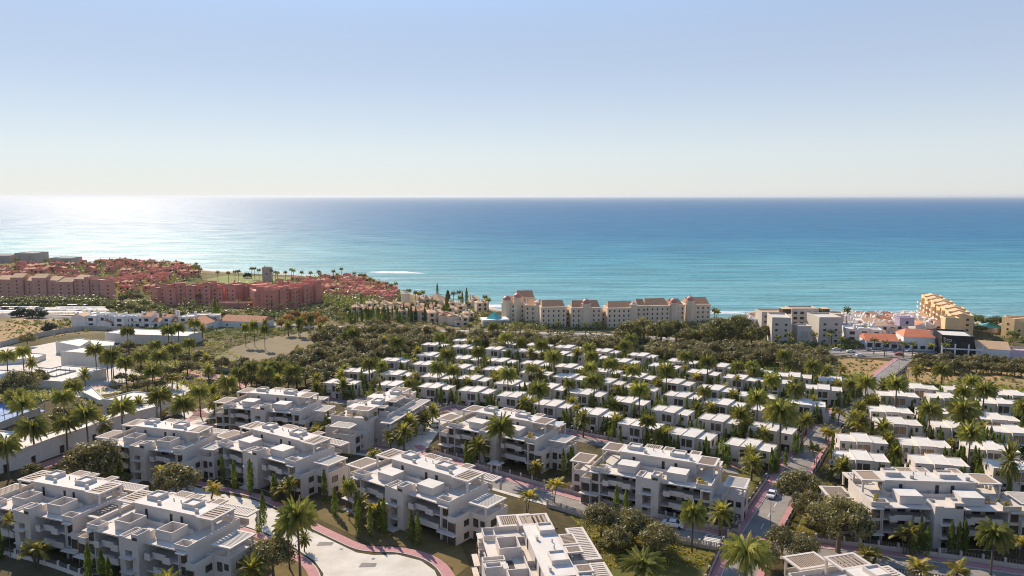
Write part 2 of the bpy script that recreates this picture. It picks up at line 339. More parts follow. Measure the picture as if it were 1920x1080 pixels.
def sea_mat():
    m, n, b = nodes('sea_water'); N, L = n.nodes, n.links
    g = N.new('ShaderNodeNewGeometry'); sx = N.new('ShaderNodeSeparateXYZ'); L.new(g.outputs['Position'], sx.inputs[0])
    def math_(op, a, b2=None, c=None):
        q = N.new('ShaderNodeMath'); q.operation = op
        for i, v in enumerate((a, b2, c)):
            if v is None: continue
            if isinstance(v, (int, float)): q.inputs[i].default_value = v
            else: L.new(v, q.inputs[i])
        return q.outputs[0]
    # distance from the shoreline (the sea bed falls away from it): shoreline y as a function of x
    cr = N.new('ShaderNodeValToRGB'); cr.color_ramp.interpolation = 'LINEAR'
    pts = [(-1000, 1070), (-735, 1070), (-560, 980), (-400, 890), (-230, 830), (-155, 770), (-90, 690), (-20, 610), (60, 575), (250, 560), (900, 560)]
    el = cr.color_ramp.elements
    while len(el) < len(pts): el.new(0.5)
    for k, (x, y) in enumerate(pts):
        el[k].position = (x + 1000) / 1900; v = y / 1200; el[k].color = (v, v, v, 1)
    L.new(math_('DIVIDE', math_('ADD', sx.outputs[0], 1000), 1900), cr.inputs[0])
    d = math_('SUBTRACT', sx.outputs[1], math_('MULTIPLY', cr.outputs[0], 1200))
    def noise(scale, det, stretch, rot=0):
        mp = N.new('ShaderNodeMapping'); mp.inputs['Scale'].default_value = stretch; mp.inputs['Rotation'].default_value = (0, 0, rot)
        L.new(g.outputs['Position'], mp.inputs[0])
        t = N.new('ShaderNodeTexNoise'); t.inputs['Scale'].default_value = scale; t.inputs['Detail'].default_value = det; t.inputs['Roughness'].default_value = 0.6
        L.new(mp.outputs[0], t.inputs['Vector']); return t
    big = noise(0.004, 5, (0.35, 1.4, 1), rad(8))
    swell = noise(0.035, 4, (0.25, 1.5, 1), rad(6))
    chop = noise(0.25, 4, (0.6, 1.2, 1), rad(10))
    d2 = math_('ADD', d, math_('MULTIPLY', math_('SUBTRACT', big.outputs[0], 0.5), 700))
    dc = math_('DIVIDE', math_('LOGARITHM', math_('MAXIMUM', math_('ADD', d2, 60), 20), 10), 4.6)
    r = N.new('ShaderNodeValToRGB'); e = r.color_ramp.elements
    st = [(1.5, (0.20, 0.36, 0.38)), (2.35, (0.14, 0.335, 0.37)), (2.75, (0.08, 0.265, 0.34)), (3.1, (0.045, 0.175, 0.30)), (3.6, (0.042, 0.15, 0.285)), (4.4, (0.055, 0.15, 0.27))]
    while len(e) < len(st): e.new(0.5)
    for k, (p, c) in enumerate(st): e[k].position = p / 4.6; e[k].color = (*c, 1)
    L.new(dc, r.inputs[0])
    # wave shading put into the colour, following the swell and chop
    hs = N.new('ShaderNodeHueSaturation'); L.new(r.outputs[0], hs.inputs['Color'])
    L.new(math_('ADD', -0.05, math_('ADD', math_('MULTIPLY', swell.outputs[0], 1.2), math_('MULTIPLY', chop.outputs[0], 0.9))), hs.inputs['Value'])
    # foam where waves break near the shore
    fm = noise(0.02, 8, (0.3, 1.6, 1), rad(6))
    near = N.new('ShaderNodeMapRange'); near.inputs[1].default_value = 55; near.inputs[2].default_value = 5; L.new(d, near.inputs[0])
    fo = math_('MULTIPLY', near.outputs[0], math_('GREATER_THAN', fm.outputs[0], 0.57))
    # the shoal that breaks off the headland: an ellipse of foam around (-150, 900)
    ex = math_('DIVIDE', math_('SUBTRACT', sx.outputs[0], SHOAL[0]), 42); ey = math_('DIVIDE', math_('SUBTRACT', sx.outputs[1], SHOAL[1]), 24)
    el2 = math_('SUBTRACT', 1.15, math_('ADD', math_('MULTIPLY', ex, ex), math_('MULTIPLY', ey, ey)))
    sh = math_('GREATER_THAN', math_('ADD', math_('MULTIPLY', el2, 0.16), fm.outputs[0]), 0.60)
    sh = math_('MULTIPLY', sh, math_('GREATER_THAN', el2, 0))
    fo = math_('MINIMUM', math_('ADD', fo, sh), 1)
    mx = N.new('ShaderNodeMix'); mx.data_type = 'RGBA'; L.new(fo, mx.inputs[0]); L.new(hs.outputs[0], mx.inputs[6]); mx.inputs[7].default_value = (0.7, 0.7, 0.7, 1)
    L.new(mx.outputs[2], b.inputs['Base Color'])
    b.inputs['IOR'].default_value = 1.33
    rr = N.new('ShaderNodeMapRange'); rr.inputs[3].default_value = 0.40; rr.inputs[4].default_value = 0.66; spn = noise(0.05, 9, (0.22, 1.0, 1), rad(5)); spn2 = noise(0.4, 6, (0.5, 1.0, 1), rad(-5))
    spv = math_('MULTIPLY', math_('POWER', math_('ADD', math_('MULTIPLY', spn.outputs[0], 1.0), spn2.outputs[0]), 5.0), 0.085); L.new(spv, b.inputs['Specular IOR Level'])   # ruffled patches, with the broken sun glint put into specular strength
    L.new(math_('ADD', math_('MULTIPLY', big.outputs[0], .5), math_('MULTIPLY', swell.outputs[0], .5)), rr.inputs[0])
    L.new(rr.outputs[0], b.inputs['Roughness'])
    b1 = N.new('ShaderNodeBump'); b1.inputs['Strength'].default_value = 1; b1.inputs['Distance'].default_value = 6; L.new(swell.outputs[0], b1.inputs['Height'])
    b2 = N.new('ShaderNodeBump'); b2.inputs['Strength'].default_value = 1; b2.inputs['Distance'].default_value = 0.5; L.new(chop.outputs[0], b2.inputs['Height']); L.new(b1.outputs[0], b2.inputs['Normal'])
    L.new(b2.outputs[0], b.inputs['Normal'])
    return m
SHOAL = tuple(flat(735, 512))
M['sea'] = sea_mat()
b = MB(); R_ = 90000
b.quad((-R_, 380, 0), (R_, 380, 0), (R_, R_, 0), (-R_, R_, 0))
tag(b.build('sea', 'sea'), 'blue sea, turquoise near the shore, reaching the horizon', 'sea', kind='structure')
# ================================================================ draped sheets, roads, walls
YBREAK = [150, 250, 350, 480, 560]
def clip(poly, y, keep_below):
    out = []
    for i in range(len(poly)):
        a, c = poly[i], poly[(i + 1) % len(poly)]
        ia, ic = (a[1] <= y) == keep_below, (c[1] <= y) == keep_below
        if ia: out.append(a)
        if ia != ic:
            t = (y - a[1]) / (c[1] - a[1]); out.append((a[0] + (c[0] - a[0]) * t, y))
    return out
def sheet(name, m, pts, lift, label, thick=0.0, world=False):
    """polygon (photograph pixels on the ground) laid on the terrain"""
    pts = [tuple(p[:2]) if world else tuple(P(*p)[:2]) for p in pts]
    ar = sum(pts[i][0] * pts[(i + 1) % len(pts)][1] - pts[(i + 1) % len(pts)][0] * pts[i][1] for i in range(len(pts)))
    if ar < 0: pts = pts[::-1]
    b = MB(); rest = pts
    for y in YBREAK + [5000]:
        piece, rest = clip(rest, y, True), clip(rest, y, False)
        if len(piece) > 2:
            for t in tessellate_polygon([[Vector((*p, 0)) for p in piece]]):
                q = [piece[k] for k in t]
                if (q[1][0] - q[0][0]) * (q[2][1] - q[0][1]) - (q[2][0] - q[0][0]) * (q[1][1] - q[0][1]) < 0: q = q[::-1]
                b.tri(*[(x, yy, T(x, yy) + lift) for x, yy in q])
        if len(rest) < 3: break
    if thick:
        for i in range(len(pts)):
            a, c = pts[i], pts[(i + 1) % len(pts)]
            za, zc = T(*a) + lift, T(*c) + lift
            b.quad((*a, za - thick), (*c, zc - thick), (*c, zc), (*a, za))
    o = b.build(name, m); tag(o, label, name.replace('_', ' '), kind='structure'); return o
def resample(pts, step):
    out = [pts[0]]
    for a, c in zip(pts, pts[1:]):
        a, c = Vector(a), Vector(c); n = max(1, round((c - a).length / step))
        for k in range(1, n + 1): out.append(tuple(a + (c - a) * k / n))
    return out
def smooth(pts, it=2):
    for _ in range(it):
        q = [pts[0]]
        for a, c in zip(pts, pts[1:]):
            q += [(a[0] * .75 + c[0] * .25, a[1] * .75 + c[1] * .25), (a[0] * .25 + c[0] * .75, a[1] * .25 + c[1] * .75)]
        pts = q + [pts[-1]]
    return pts
def W2(pts): return [tuple(P(*p)[:2]) for p in pts]
def offs(pts, d):
    out = []
    for i in range(len(pts)):
        a, c = Vector(pts[max(i - 1, 0)]), Vector(pts[min(i + 1, len(pts) - 1)])
        t = (c - a).normalized(); out.append((pts[i][0] - t.y * d, pts[i][1] + t.x * d))
    return out
def strip(name, m, wpts, w0, w1, lift, label, thick=0.0, step=6):
    """ribbon between offsets w0 and w1 (left of travel is positive) of a polyline in world metres"""
    c = resample(wpts, step); A, B2 = offs(c, w0), offs(c, w1)
    b = MB()
    for i in range(len(c) - 1):
        q = [A[i], A[i + 1], B2[i + 1], B2[i]]
        if w1 < w0: q = q[::-1]
        z = [T(*p) + lift for p in q]
        b.quad(*[(*p, zz) for p, zz in zip(q, z)])
        if thick:
            for u, v in ((0, 1), (2, 3)):
                b.quad((*q[u], z[u] - thick), (*q[v], z[v] - thick), (*q[v], z[v]), (*q[u], z[u]))
    o = b.build(name, m); tag(o, label, name.replace('_', ' '), kind='structure'); return o
def garden_wall(wpts, label, h=1.1, railh=0.9, cat='garden wall', post=4.5, name='garden_wall', wallmat='stone', railmat='rail'):
    c = resample(wpts, post); root = thing(name, (0, 0, 0), 0, label, cat, 'garden walls along the streets')
    A, B2 = offs(c, 0.12), offs(c, -0.12); b = MB(); r = MB()
    for i in range(len(c) - 1):
        q = [A[i], B2[i], B2[i + 1], A[i + 1]]
        b.prism(q, [T(*p) - 0.4 for p in q], [T(*p) + h for p in q])
        if railh:
            mi = [((A[i][0] + B2[i][0]) / 2, (A[i][1] + B2[i][1]) / 2), ((A[i + 1][0] + B2[i + 1][0]) / 2, (A[i + 1][1] + B2[i + 1][1]) / 2)]
            for p, q2 in zip(*[iter([mi[0], mi[1]])] * 2):
                n = 7
                for k in range(n):      # vertical bars and two rails
                    t = (k + 0.5) / n; x, y = p[0] + (q2[0] - p[0]) * t, p[1] + (q2[1] - p[1]) * t; z = T(x, y) + h
                    r.box(x - .13, x + .13, y - .02, y + .02, z, z + railh - .1)
                z0, z1 = T(*p) + h, T(*q2) + h
                r.quad((*p, z0 + railh - .1), (*q2, z1 + railh - .1), (*q2, z1 + railh), (*p, z0 + railh))
    b.build('plinth', wallmat, root)
    if railh: r.build('railing', railmat, root)
    pb = MB()
    for p in c: z = T(*p); pb.box(p[0] - .2, p[0] + .2, p[1] - .2, p[1] + .2, z - .3, z + h + railh + .12)
    pb.build('post', wallmat, root)['kind'] = 'stuff'
    return root
# ================================================================ window, used on every building
def window(parent, x0, x1, z0, z1, y, face=-1, name='window', fr=0.07, bars=1, glass='glass', frame='darkframe', axis='x', proud=0.03):
    """framed window lying on a wall; axis 'x': the wall runs along x at depth y; face is the outward direction"""
    b = MB()
    def bx(a0, a1, c0, c1, d0, d1, m):
        lo, hi = sorted((y + face * d0, y + face * d1))
        if axis == 'x': b.box(a0, a1, lo, hi, c0, c1, m)
        else: b.box(lo, hi, a0, a1, c0, c1, m)
    d = proud + 0.05
    bx(x0, x1, z0, z0 + fr, 0.004, d, 0); bx(x0, x1, z1 - fr, z1, 0.004, d, 0)
    bx(x0, x0 + fr, z0 + fr, z1 - fr, 0.004, d, 0); bx(x1 - fr, x1, z0 + fr, z1 - fr, 0.004, d, 0)
    for k in range(bars):
        c = x0 + (x1 - x0) * (k + 1) / (bars + 1); bx(c - fr * .35, c + fr * .35, z0 + fr, z1 - fr, 0.006, d - .005, 0)
    bx(x0 + fr, x1 - fr, z0 + fr, z1 - fr, 0.002, proud, 1)
    return b.build(name, [frame, glass], parent)
# ================================================================ villa
def make_villa(blind='glass'):
    t = thing('villa')
    b = MB()
    b.box(-6.3, -2.1, -3.0, 3.2, -0.6, 5.5); b.box(-2.1, 2.1, -3.9, 3.6, -0.6, 5.95); b.box(2.1, 6.3, -3.1, 3.0, -0.6, 5.5)
    b.build('wall', 'white', t)
    r = MB()
    r.box(-6.25, -2.15, -2.95, 3.15, 5.5, 5.56, 1); r.ring(-6.35, -2.1, -3.05, 3.25, 5.56, 5.72, .14)
    r.box(-2.05, 2.05, -3.85, 3.55, 5.95, 6.01, 1); r.ring(-2.16, 2.16, -3.97, 3.65, 6.01, 6.17, .14)
    r.box(2.2, 6.25, -3.05, 2.95, 5.5, 5.56, 1); r.ring(2.16, 6.35, -3.15, 3.05, 5.56, 5.72, .14)
    r.build('roof', ['white', 'roof'], t)
    window(t, -5.75, -4.95, 3.7, 4.95, -3.0); window(t, -5.5, -3.2, 0.9, 1.7, -3.0, name='slot_window', bars=0, glass='dark')
    window(t, -1.75, -0.6, 2.9, 5.2, -3.9, glass=blind); window(t, -0.3, 1.35, 2.95, 5.2, -3.9, glass=blind)
    window(t, -0.3, 1.35, 0.0, 2.3, -3.9, name='door', bars=1, glass='dark')
    window(t, 4.3, 5.1, 3.7, 5.0, -3.1); window(t, 2.7, 5.7, 0.0, 2.25, -3.1, name='garage_door', bars=2, glass='dark')
    window(t, -1.6, -0.2, 3.4, 5.1, 6.3, face=1, axis='y'); window(t, 0.6, 1.4, 3.6, 4.9, -6.3, face=-1, axis='y')
    c = MB(); c.box(6.3, 7.5, -2.6, 1.6, -0.6, 2.75); c.ring(6.3, 7.5, -2.6, 1.6, 2.75, 3.35, .12); c.build('side_terrace', 'white', t)
    c = MB(); c.box(-7.3, -6.3, -2.2, 2.0, -0.6, 2.75); c.ring(-7.3, -6.3, -2.2, 2.0, 2.75, 3.35, .12); c.build('side_terrace', 'white', t)
    k = MB(); k.box(-0.9, -0.3, -4.95, -3.9, 2.45, 2.7); k.box(-0.3, 1.5, -4.95, -3.9, 2.5, 2.65); k.box(1.5, 1.7, -4.95, -3.9, -0.3, 2.65)
    k.build('porch', 'white', t)
    return t
# ================================================================ apartment block
def pergola(t, x0, x1, y0, y1, z, along='y', fr=0.55, n=11, posts=(), h=2.75, slat='slat', name='pergola', tilt=0.0):
    b = MB(); th = 0.32
    b.box(x0, x1, y0, y0 + fr, z - th, z); b.box(x0, x1, y1 - fr, y1, z - th, z)
    b.box(x0, x0 + fr, y0 + fr, y1 - fr, z - th, z); b.box(x1 - fr, x1, y0 + fr, y1 - fr, z - th, z)
    for px, py in posts: b.box(px - .2, px + .2, py - .2, py + .2, z - th - h, z - th)
    X0, X1, Y0, Y1 = x0 + fr, x1 - fr, y0 + fr, y1 - fr
    if along == 'y':
        s = (X1 - X0) / n
        for k in range(n): b.box(X0 + s * (k + .2), X0 + s * (k + .72), Y0, Y1, z - .2, z - .06, 1)
    else:
        s = (Y1 - Y0) / n
        for k in range(n): b.box(X0, X1, Y0 + s * (k + .2), Y0 + s * (k + .72), z - .2, z - .06, 1)
    return b.build(name, ['white', slat], t)
def make_apartment(L=15.0, furnished=False, closed=False, right=True, boxes='solid', slat='slat', name='apartment_block'):
    """L: half length of the penthouse with its pergolas; local -y is the front with the stair tower"""
    t = thing(name); X = L + 2.2                 # body half length
    wi = X - 4.2                                  # inner edge of the end wings
    b = MB()
    b.box(-wi, wi, -2.6, 6.6, -1, 8.7); b.box(-wi + 3, wi - 3, 6.6, 10.4, -1, 8.7)   # core
    for s in (-1, 1):
        def bx(a, c, *r): b.box(min(s * a, s * c), max(s * a, s * c), *r)
        bx(wi, X - 1.9, -6.6, 7.4, -1, 8.7)                                     # end wing, upper part
        bx(X - 1.9, X + 0.6, -7.3, 7.0, -1, 5.75)                               # end wing, lower outer part
        bx(wi - .22, wi, -6.9, -2.6, -1, 8.7)                                     # fin wall beside the balconies
    b.box(-3.0, 3.0, -4.2, -2.6, -1, 8.7)
    b.build('wall', 'white', t)
    # stair tower
    w = MB()
    w.box(-2.9, -1.2, -8.4, -4.2, -1, 9.3); w.box(1.0, 2.9, -8.4, -4.2, -1, 10.3); w.box(-1.2, 1.0, -8.4, -4.2, 7.2, 9.7)
    w.box(-1.2, 1.0, -4.9, -4.2, -1, 7.2); w.ring(-2.9, -1.2, -8.4, -4.2, 9.3, 9.9, .2); w.ring(1.0, 2.9, -8.4, -5.4, 10.3, 10.75, .2)
    for z in (3.0, 6.0): w.box(-1.9, 1.7, -9.4, -8.4, z - .25, z); w.box(-1.2, 1.0, -8.4, -4.9, z - .25, z)
    for z in (0, 3): 
        for k in range(7): w.box(0.15, 0.95, -8.2 + k * .42, -7.78 + k * .42, z + .2 + k * .38, z + .34 + k * .38)
    w.box(-2.0, 1.8, -10.6, -8.4, -.6, 0.55)
    w.build('stair_tower', 'white', t)
    l = MB(); l.box(1.3, 2.7, -8.46, -8.402, 9.5, 10.1); l.build('vent_grille', 'darkframe', t)
    # balconies on every level
    for s in (-1, 1):
        for lv, z in enumerate((0.0, 3.0, 6.0)):
            a, c = 3.0, wi - .25
            x0, x1 = min(s * a, s * c), max(s * a, s * c)
            q = MB()
            q.box(x0, x1, -6.9 if lv else -8.2, -2.6, z - .28 if z else -.9, z)
            if lv == 0: q.box(x0, x1, -8.2, -8.05, 0, .25)
            if lv:
                m = (x0 + x1) / 2; ow = 1.9
                q.box(m - ow - .8, m + ow - .8, -6.9, -6.75, z, z + 1.0)
                if lv == 2:
                    q.box(m - 3.9, m - 2.3, -7.9, -6.9, z - .28, z); q.box(m - 3.9, m - 2.3, -7.9, -7.75, z, z + 1.05); q.box(m - 3.9, m - 3.75, -7.75, -6.9, z, z + 1.05)
                    q.box(m + 1.2, m + 3.4, -7.7, -6.9, z - .28, z + .0); q.box(m + 1.2, m + 3.4, -7.7, -7.55, z, z + 1.05)
                else:
                    q.box(m - 1.6, x1 if s > 0 else m + 3.0, -7.5, -6.9, z - .28, z); q.box(m - 1.6, x1 if s > 0 else m + 3.0, -7.5, -7.35, z, z + 1.05)
            q.build('balcony', 'white', t)
            m = (x0 + x1) / 2
            window(t, x0 + .4, x0 + 3.0, z + .05, z + 2.4, -2.6, bars=2); window(t, m - .3, m + 1.4, z + .05, z + 2.4, -2.6, name='door', bars=1, glass='dark')
            window(t, x1 - 2.4, x1 - .5, z + .05, z + 2.4, -2.6, bars=1)
        # end wing windows, canopies, wood
        for z in (0.0, 3.0):
            x0, x1 = sorted((s * (X - 1.7), s * (X + .35)))
            window(t, x0, x1, z + .25, z + 2.35, -7.3, bars=2)
            d = MB(); d.box(*sorted((s * (X + .35), s * (X + .6))), -7.42, -7.302, z + .1, z + 2.6); d.build('wood_panel', 'wood', t)
            x0, x1 = sorted((s * (wi + .3), s * (X - 2.1)))
            window(t, x0, x1, z + .25, z + 2.35, -6.6, bars=1)
            # end wall
            window(t, -4.6, -2.9, z + .8, z + 2.2, s * (X + .6), face=s, axis='y'); window(t, 1.0, 2.4, z + .3, z + 2.3, s * (X + .6), face=s, axis='y', bars=1)
            d = MB(); d.box(*sorted((s * (X + .602), s * (X + .68))), 3.6, 6.2, z + 1.3, z + 2.2); d.build('wood_panel', 'wood', t)
        k = MB()
        x0, x1 = sorted((s * wi, s * (X + .9)))
        k.box(x0, x1, -8.5, -7.3, 2.75, 2.98); k.box(x0, x1, -8.5, -7.3, -.6, 0.02)
        x2, x3 = sorted((s * (wi + .0), s * (X - 1.6))); k.box(x2, x3, -7.8, -6.6, 8.42, 8.66)
        k.build('canopy', 'white', t)
        window(t, *sorted((s * (wi + .4), s * (X - 2.2))), 6.1, 8.2, -6.6, bars=1)
        k = MB()                                                           # terrace over the lower end wing
        x0, x1 = sorted((s * (X - 1.9), s * (X + .6)))
        k.ring(x0, x1, -7.3, -2.4, 5.75, 6.75, .16); k.box(x0 + .16, x1 - .16, -7.14, -2.56, 5.75, 5.8, 1)
        k.build('terrace', ['white', 'deck'], t)
        # covered terrace at the end, with its pergola
        e = MB(); x0, x1 = sorted((s * (X + .6), s * (X + 5.2)))
        e.box(x0, x1, -2.2, 5.6, -1, 5.5); e.ring(x0, x1, -2.2, 5.6, 5.5, 6.5, .16); e.box(x0 + .16, x1 - .16, -2.04, 5.44, 5.5, 5.55, 1)
        e.build('end_wing', ['white', 'deck'], t)
        for z in (0.0, 3.0):
            window(t, x0 + .8, x0 + 2.2, z + .3, z + 2.2, -2.2, bars=1); window(t, x0 + 2.8, x0 + 4.0, z + .8, z + 2.1, -2.2, bars=0)
            window(t, -.8, 1.2, z + .5, z + 2.1, s * (X + 5.2), face=s, axis='y', bars=1)
            window(t, x0 + 1.0, x0 + 3.2, z + .4, z + 2.3, 5.6, face=1, bars=1)
        pergola(t, x0 - .3 if s > 0 else x0 - .5, x1 + .5 if s > 0 else x1 + .3, -2.6, 4.6, 8.75, along='x', n=14, posts=[(s * (X + 4.9), -2.2), (s * (X + 4.9), 4.2)], slat='deck' if s > 0 else slat, h=2.9)
    # roof of the body
    r = MB()
    r.box(-wi, wi, -6.9, -2.6, 8.42, 8.7); r.box(-X + 1.9, -wi, -6.6, 7.4, 8.7, 8.76, 1); r.box(wi, X - 1.9, -6.6, 7.4, 8.7, 8.76, 1)
    r.box(-wi, wi, -2.6, 6.6, 8.7, 8.76, 1); r.box(-wi + 3, wi - 3, 6.6, 10.4, 8.7, 8.76, 1); r.box(-wi + 3, wi - 3, 10.2, 10.4, 8.77, 9.7); [r.box(x - .09, x + .09, 6.6, 10.2, 8.77, 10.4) for x in (-8, -2.5, 2.5, 8)]
    for s in (-1, 1):
        x0, x1 = sorted((s * (wi - 1.4), s * (X - 1.8)))
        r.box(x0, x1, -6.75, -6.59, 8.77, 9.75); r.box(*sorted((s * (X - 1.8), s * (X - 1.97))), -6.59, 7.4, 8.77, 9.75)
        r.box(*sorted((s * (wi - 1.4), s * (wi - 1.23))), -6.59, -4.4, 8.77, 9.75); r.box(*sorted((s * (wi - 1.23), s * (wi + 1.2))), -4.55, -4.4, 8.77, 9.75)
        r.box(*sorted((s * 3.2, s * (wi - 3))), -.72, -.55, 8.77, 9.8)      # wall across the roof terraces
    r.box(-3.2, 3.2, -.55, -.38, 8.77, 9.6); r.box(-.08, .08, -.38, 1.0, 8.77, 9.9); r.box(-wi + 3, -wi + 3.16, -.55, 1.0, 8.77, 9.9); 
    [r.box(min(q0, q1), max(q0, q1), 7.2, 7.4, 8.77, 9.7) for q0, q1 in ((-X + 1.97, -wi + 2.9), (wi - 2.9, X - 1.97))]
    r.build('roof', ['white', 'deck'], t)
    for s in (-1, 1):                                                     # plant boxes on the roof terrace
        q = MB(); x0, x1 = sorted((s * 4.0, s * 8.8))
        if boxes == 'solid': q.box(x0, x1, -4.9, -.73, 8.77, 10.6, 0, 1); q.box(x0 - .05, x1 + .05, -4.95, -.73, 10.6, 10.72, 0, 1)
        else: q.ring(x0, x1, -4.9, -.73, 8.77, 10.7, .22)
        q.build('roof_box', ['white', 'roof'], t)
    # penthouse
    p = MB(); pr = L - 5.0; pl = -(L - 5.0)
    if not right: pr = L - 1.0
    p.box(pl, pr, 1.0, 5.6, 8.77, 11.75)
    p.build('penthouse', 'white', t)
    q = MB()
    q.box(pl - .0, pr + .0, .7, 6.0, 11.75, 12.1, 0, 1); q.box(pl, pr, 6.0, 6.5, 11.8, 12.1); q.box(pl + 1.2, pl + 4.6, 3.2, 6.2, 12.1, 12.62); q.box(pr - 7.2, pr - 3.4, 2.8, 5.9, 12.1, 12.62)
    q.box(pl + 1.35, pl + 4.45, 3.35, 6.05, 12.62, 12.66, 1); q.ring(pl + 1.2, pl + 4.6, 3.2, 6.2, 12.66, 13.0, .22); q.box(pr - 7.0, pr - 3.6, 3.0, 5.7, 12.62, 12.66, 1); q.ring(pr - 7.2, pr - 3.4, 2.8, 5.9, 12.66, 13.0, .22)
    q.build('penthouse_roof', ['white', 'roof'], t)
    for x in ((-6.6, -5.9), (1.2, 1.95), (4.5, 5.25)): window(t, x[0], x[1], 9.0, 11.1, 1.0, name='window', bars=0, glass='dark')
    window(t, 2.0, 3.6, 9.3, 11.0, pl, face=-1, axis='y', bars=1); window(t, -3, 0, 9.1, 11.2, 5.6, face=1, bars=2); window(t, 3, 7, 9.1, 11.2, 5.6, face=1, bars=2)
    pergola(t, -L, pl - .0, 0.2, 6.6, 12.12, along='x' if not closed else 'y', n=6 if not closed else 24, posts=[(-L + .4, .6), (-L + .4, 6.2)], slat=slat, h=3.0)
    if right: pergola(t, pr, L, 0.2, 6.6, 12.12, along='x' if not closed else 'y', n=6 if not closed else 24, posts=[(L - .4, .6), (L - .4, 6.2)], slat=slat, h=3.0)
    for x0, x1 in ((pl + 4.9, pl + 9.3), (pl + 9.9, pr - 7.4), (pr - 3.0, pr - .2)):
        if x1 - x0 > 1.5: pergola(t, x0, x1, 6.55, 9.6, 12.08, along='y', n=7, fr=.35, slat=slat)
    # rear balconies and terraces
    for s in (-1, 1):
        for z in (3.0, 6.0):
            q = MB(); x0, x1 = sorted((s * 1.5, s * (wi - .3)))
            q.box(x0, x1, 10.4, 12.6, z - .28, z); q.box(x0, x1, 12.45, 12.6, z, z + .9); q.box(x0 + 2.5, x0 + 2.7, 10.4, 12.4, z, z + 1.2)
            q.build('balcony', 'white', t)
            window(t, x0 + .4, x0 + 2.2, z + .1, z + 2.4, 10.4, face=1, bars=1); window(t, max(x0, -wi + 3.3) + 3.2, min(x1, wi - 3.3) - .6, z + .1, z + 2.4, 10.4, face=1, bars=2)
        z = 0.0; x0, x1 = sorted((s * 1.5, s * (wi - .3)))
        window(t, max(x0, -wi + 3.3) + 3.2, min(x1, wi - 3.3) - .6, .1, 2.4, 10.4, face=1, bars=2)
        pergola(t, *sorted((s * .6, s * (wi + 1.5))), 10.42, 14.2, 8.74, along='y', n=18, fr=.5, slat='white', posts=[(s * 2.3, 13.9), (s * (wi + 1.2), 13.9)], h=2.9)
    for k, (x, y, z) in enumerate(((-wi + 5.2, 4.0, 8.77), (wi - 6.5, 8.6, 8.77), (pl + 6.5, 2.2, 12.1), (pr - 1.6, 2.0, 12.1), (-1.2, 8.4, 8.77))):
        q = MB(); q.box(x - .45, x + .45, y - .2, y + .2, z + .1, z + .75); q.box(x - .45, x - .35, y - .2, y + .2, z, z + .1); q.box(x + .35, x + .45, y - .2, y + .2, z, z + .1); q.build('air_conditioner', 'beige', t)
    for x, y in ((pl + 8.0, 4.8), (pr - 9.5, 4.6)):
        q = MB(); q.tube([(x, y, 12.1), (x, y, 12.75)], [.12, .12], 7); q.build('vent_pipe', 'metal', t)
    if furnished:
        for k, (x, y, z, r_) in enumerate(((-L + 1, -5.2, 8.77, .6), (-L + 2, -3.0, 8.77, .5), (L - 2.0, -5.6, 8.77, .6), (L - 3.0, -3.9, 8.77, .5), (L + 1.2, 6.6, 8.77, .7), (-L - .5, -6.2, 5.8, .5), (L - 4, 7.0, 8.9, .7))):
            q = MB(); q.lathe(0, 0, [(.28, 0), (.36, .45), (.3, .45), (.0, .42)], 8); pot = q.build('plant_pot', 'pale', t); pot.location = (x, y, z)
            q = MB(); rr = random.Random(k)
            for _ in range(90):
                d = Vector((rr.gauss(0, 1), rr.gauss(0, 1), rr.gauss(0, 1))).normalized() * r_ * rr.uniform(.6, 1); c = Vector((0, 0, .55 + r_)) + d
                u = Vector((rr.gauss(0, 1), rr.gauss(0, 1), rr.gauss(0, 1))).normalized() * .17; v = d.cross(u).normalized() * .13
                q.quad(tuple(c - u), tuple(c + v), tuple(c + u), tuple(c - v))
            q.build('foliage', 'areca', pot)
        q = MB(); q.box(0, .8, 0, 2.0, .25, .38); q.box(0, .8, 0, .1, 0, .25); q.box(0, .8, 1.9, 2.0, 0, .25); q.quad((0, 1.5, .4), (.8, 1.5, .4), (.8, 2.1, .95), (0, 2.1, .95))
        for x in (L - 5.2, L - 4.1): c = q.build('lounger', 'wicker', t); c.location = (x, -3.2, 8.77); q2 = q
    return t
# ================================================================ plants
def rv(r): return Vector((r.gauss(0, 1), r.gauss(0, 1), r.gauss(0, 1))).normalized()
def frond(b, base, az, el, length, nl, lw, ll, droop, kind, r):
    """one feather-shaped palm frond: curved rib and leaflets"""
    p = Vector(base); d = Vector((math.cos(az) * math.cos(el), math.sin(az) * math.cos(el), math.sin(el)))
    side = Vector((-math.sin(az), math.cos(az), 0)); n = 8; pts = [p.copy()]; dirs = [d.copy()]
    for k in range(n):
        p = p + d * (length / n); d = (d + Vector((0, 0, -droop * (0.5 + k / n)))).normalized(); pts.append(p.copy()); dirs.append(d.copy())
    for k in range(n):
        w = 0.07 * (1 - k / n) + .02
        b.quad(tuple(pts[k] - side * w), tuple(pts[k] + side * w), tuple(pts[k + 1] + side * w * .8), tuple(pts[k + 1] - side * w * .8))
    for j in range(nl):
        t = 0.14 + 0.86 * (j + .5) / nl; k = min(int(t * n), n - 1); f = t * n - k
        q = pts[k].lerp(pts[k + 1], f); dd = dirs[k]
        l = ll * math.sin(math.pi * min(1, .22 + t * .75)) * r.uniform(.8, 1.1)
        for s in (-1, 1):
            if kind == 'weep': o = side * s * .42 + dd * .3 + Vector((0, 0, -.95 - .3 * t))
            elif kind == 'date': o = side * s * .8 + dd * .65 + Vector((0, 0, .22))
            else: o = side * s * .85 + dd * .55 + Vector((0, 0, -.25))
            o = (o + rv(r) * .12).normalized() * l; wv = dd * lw * .5
            b.quad(tuple(q - wv), tuple(q + wv), tuple(q + o * .62 + wv * .8), tuple(q + o))
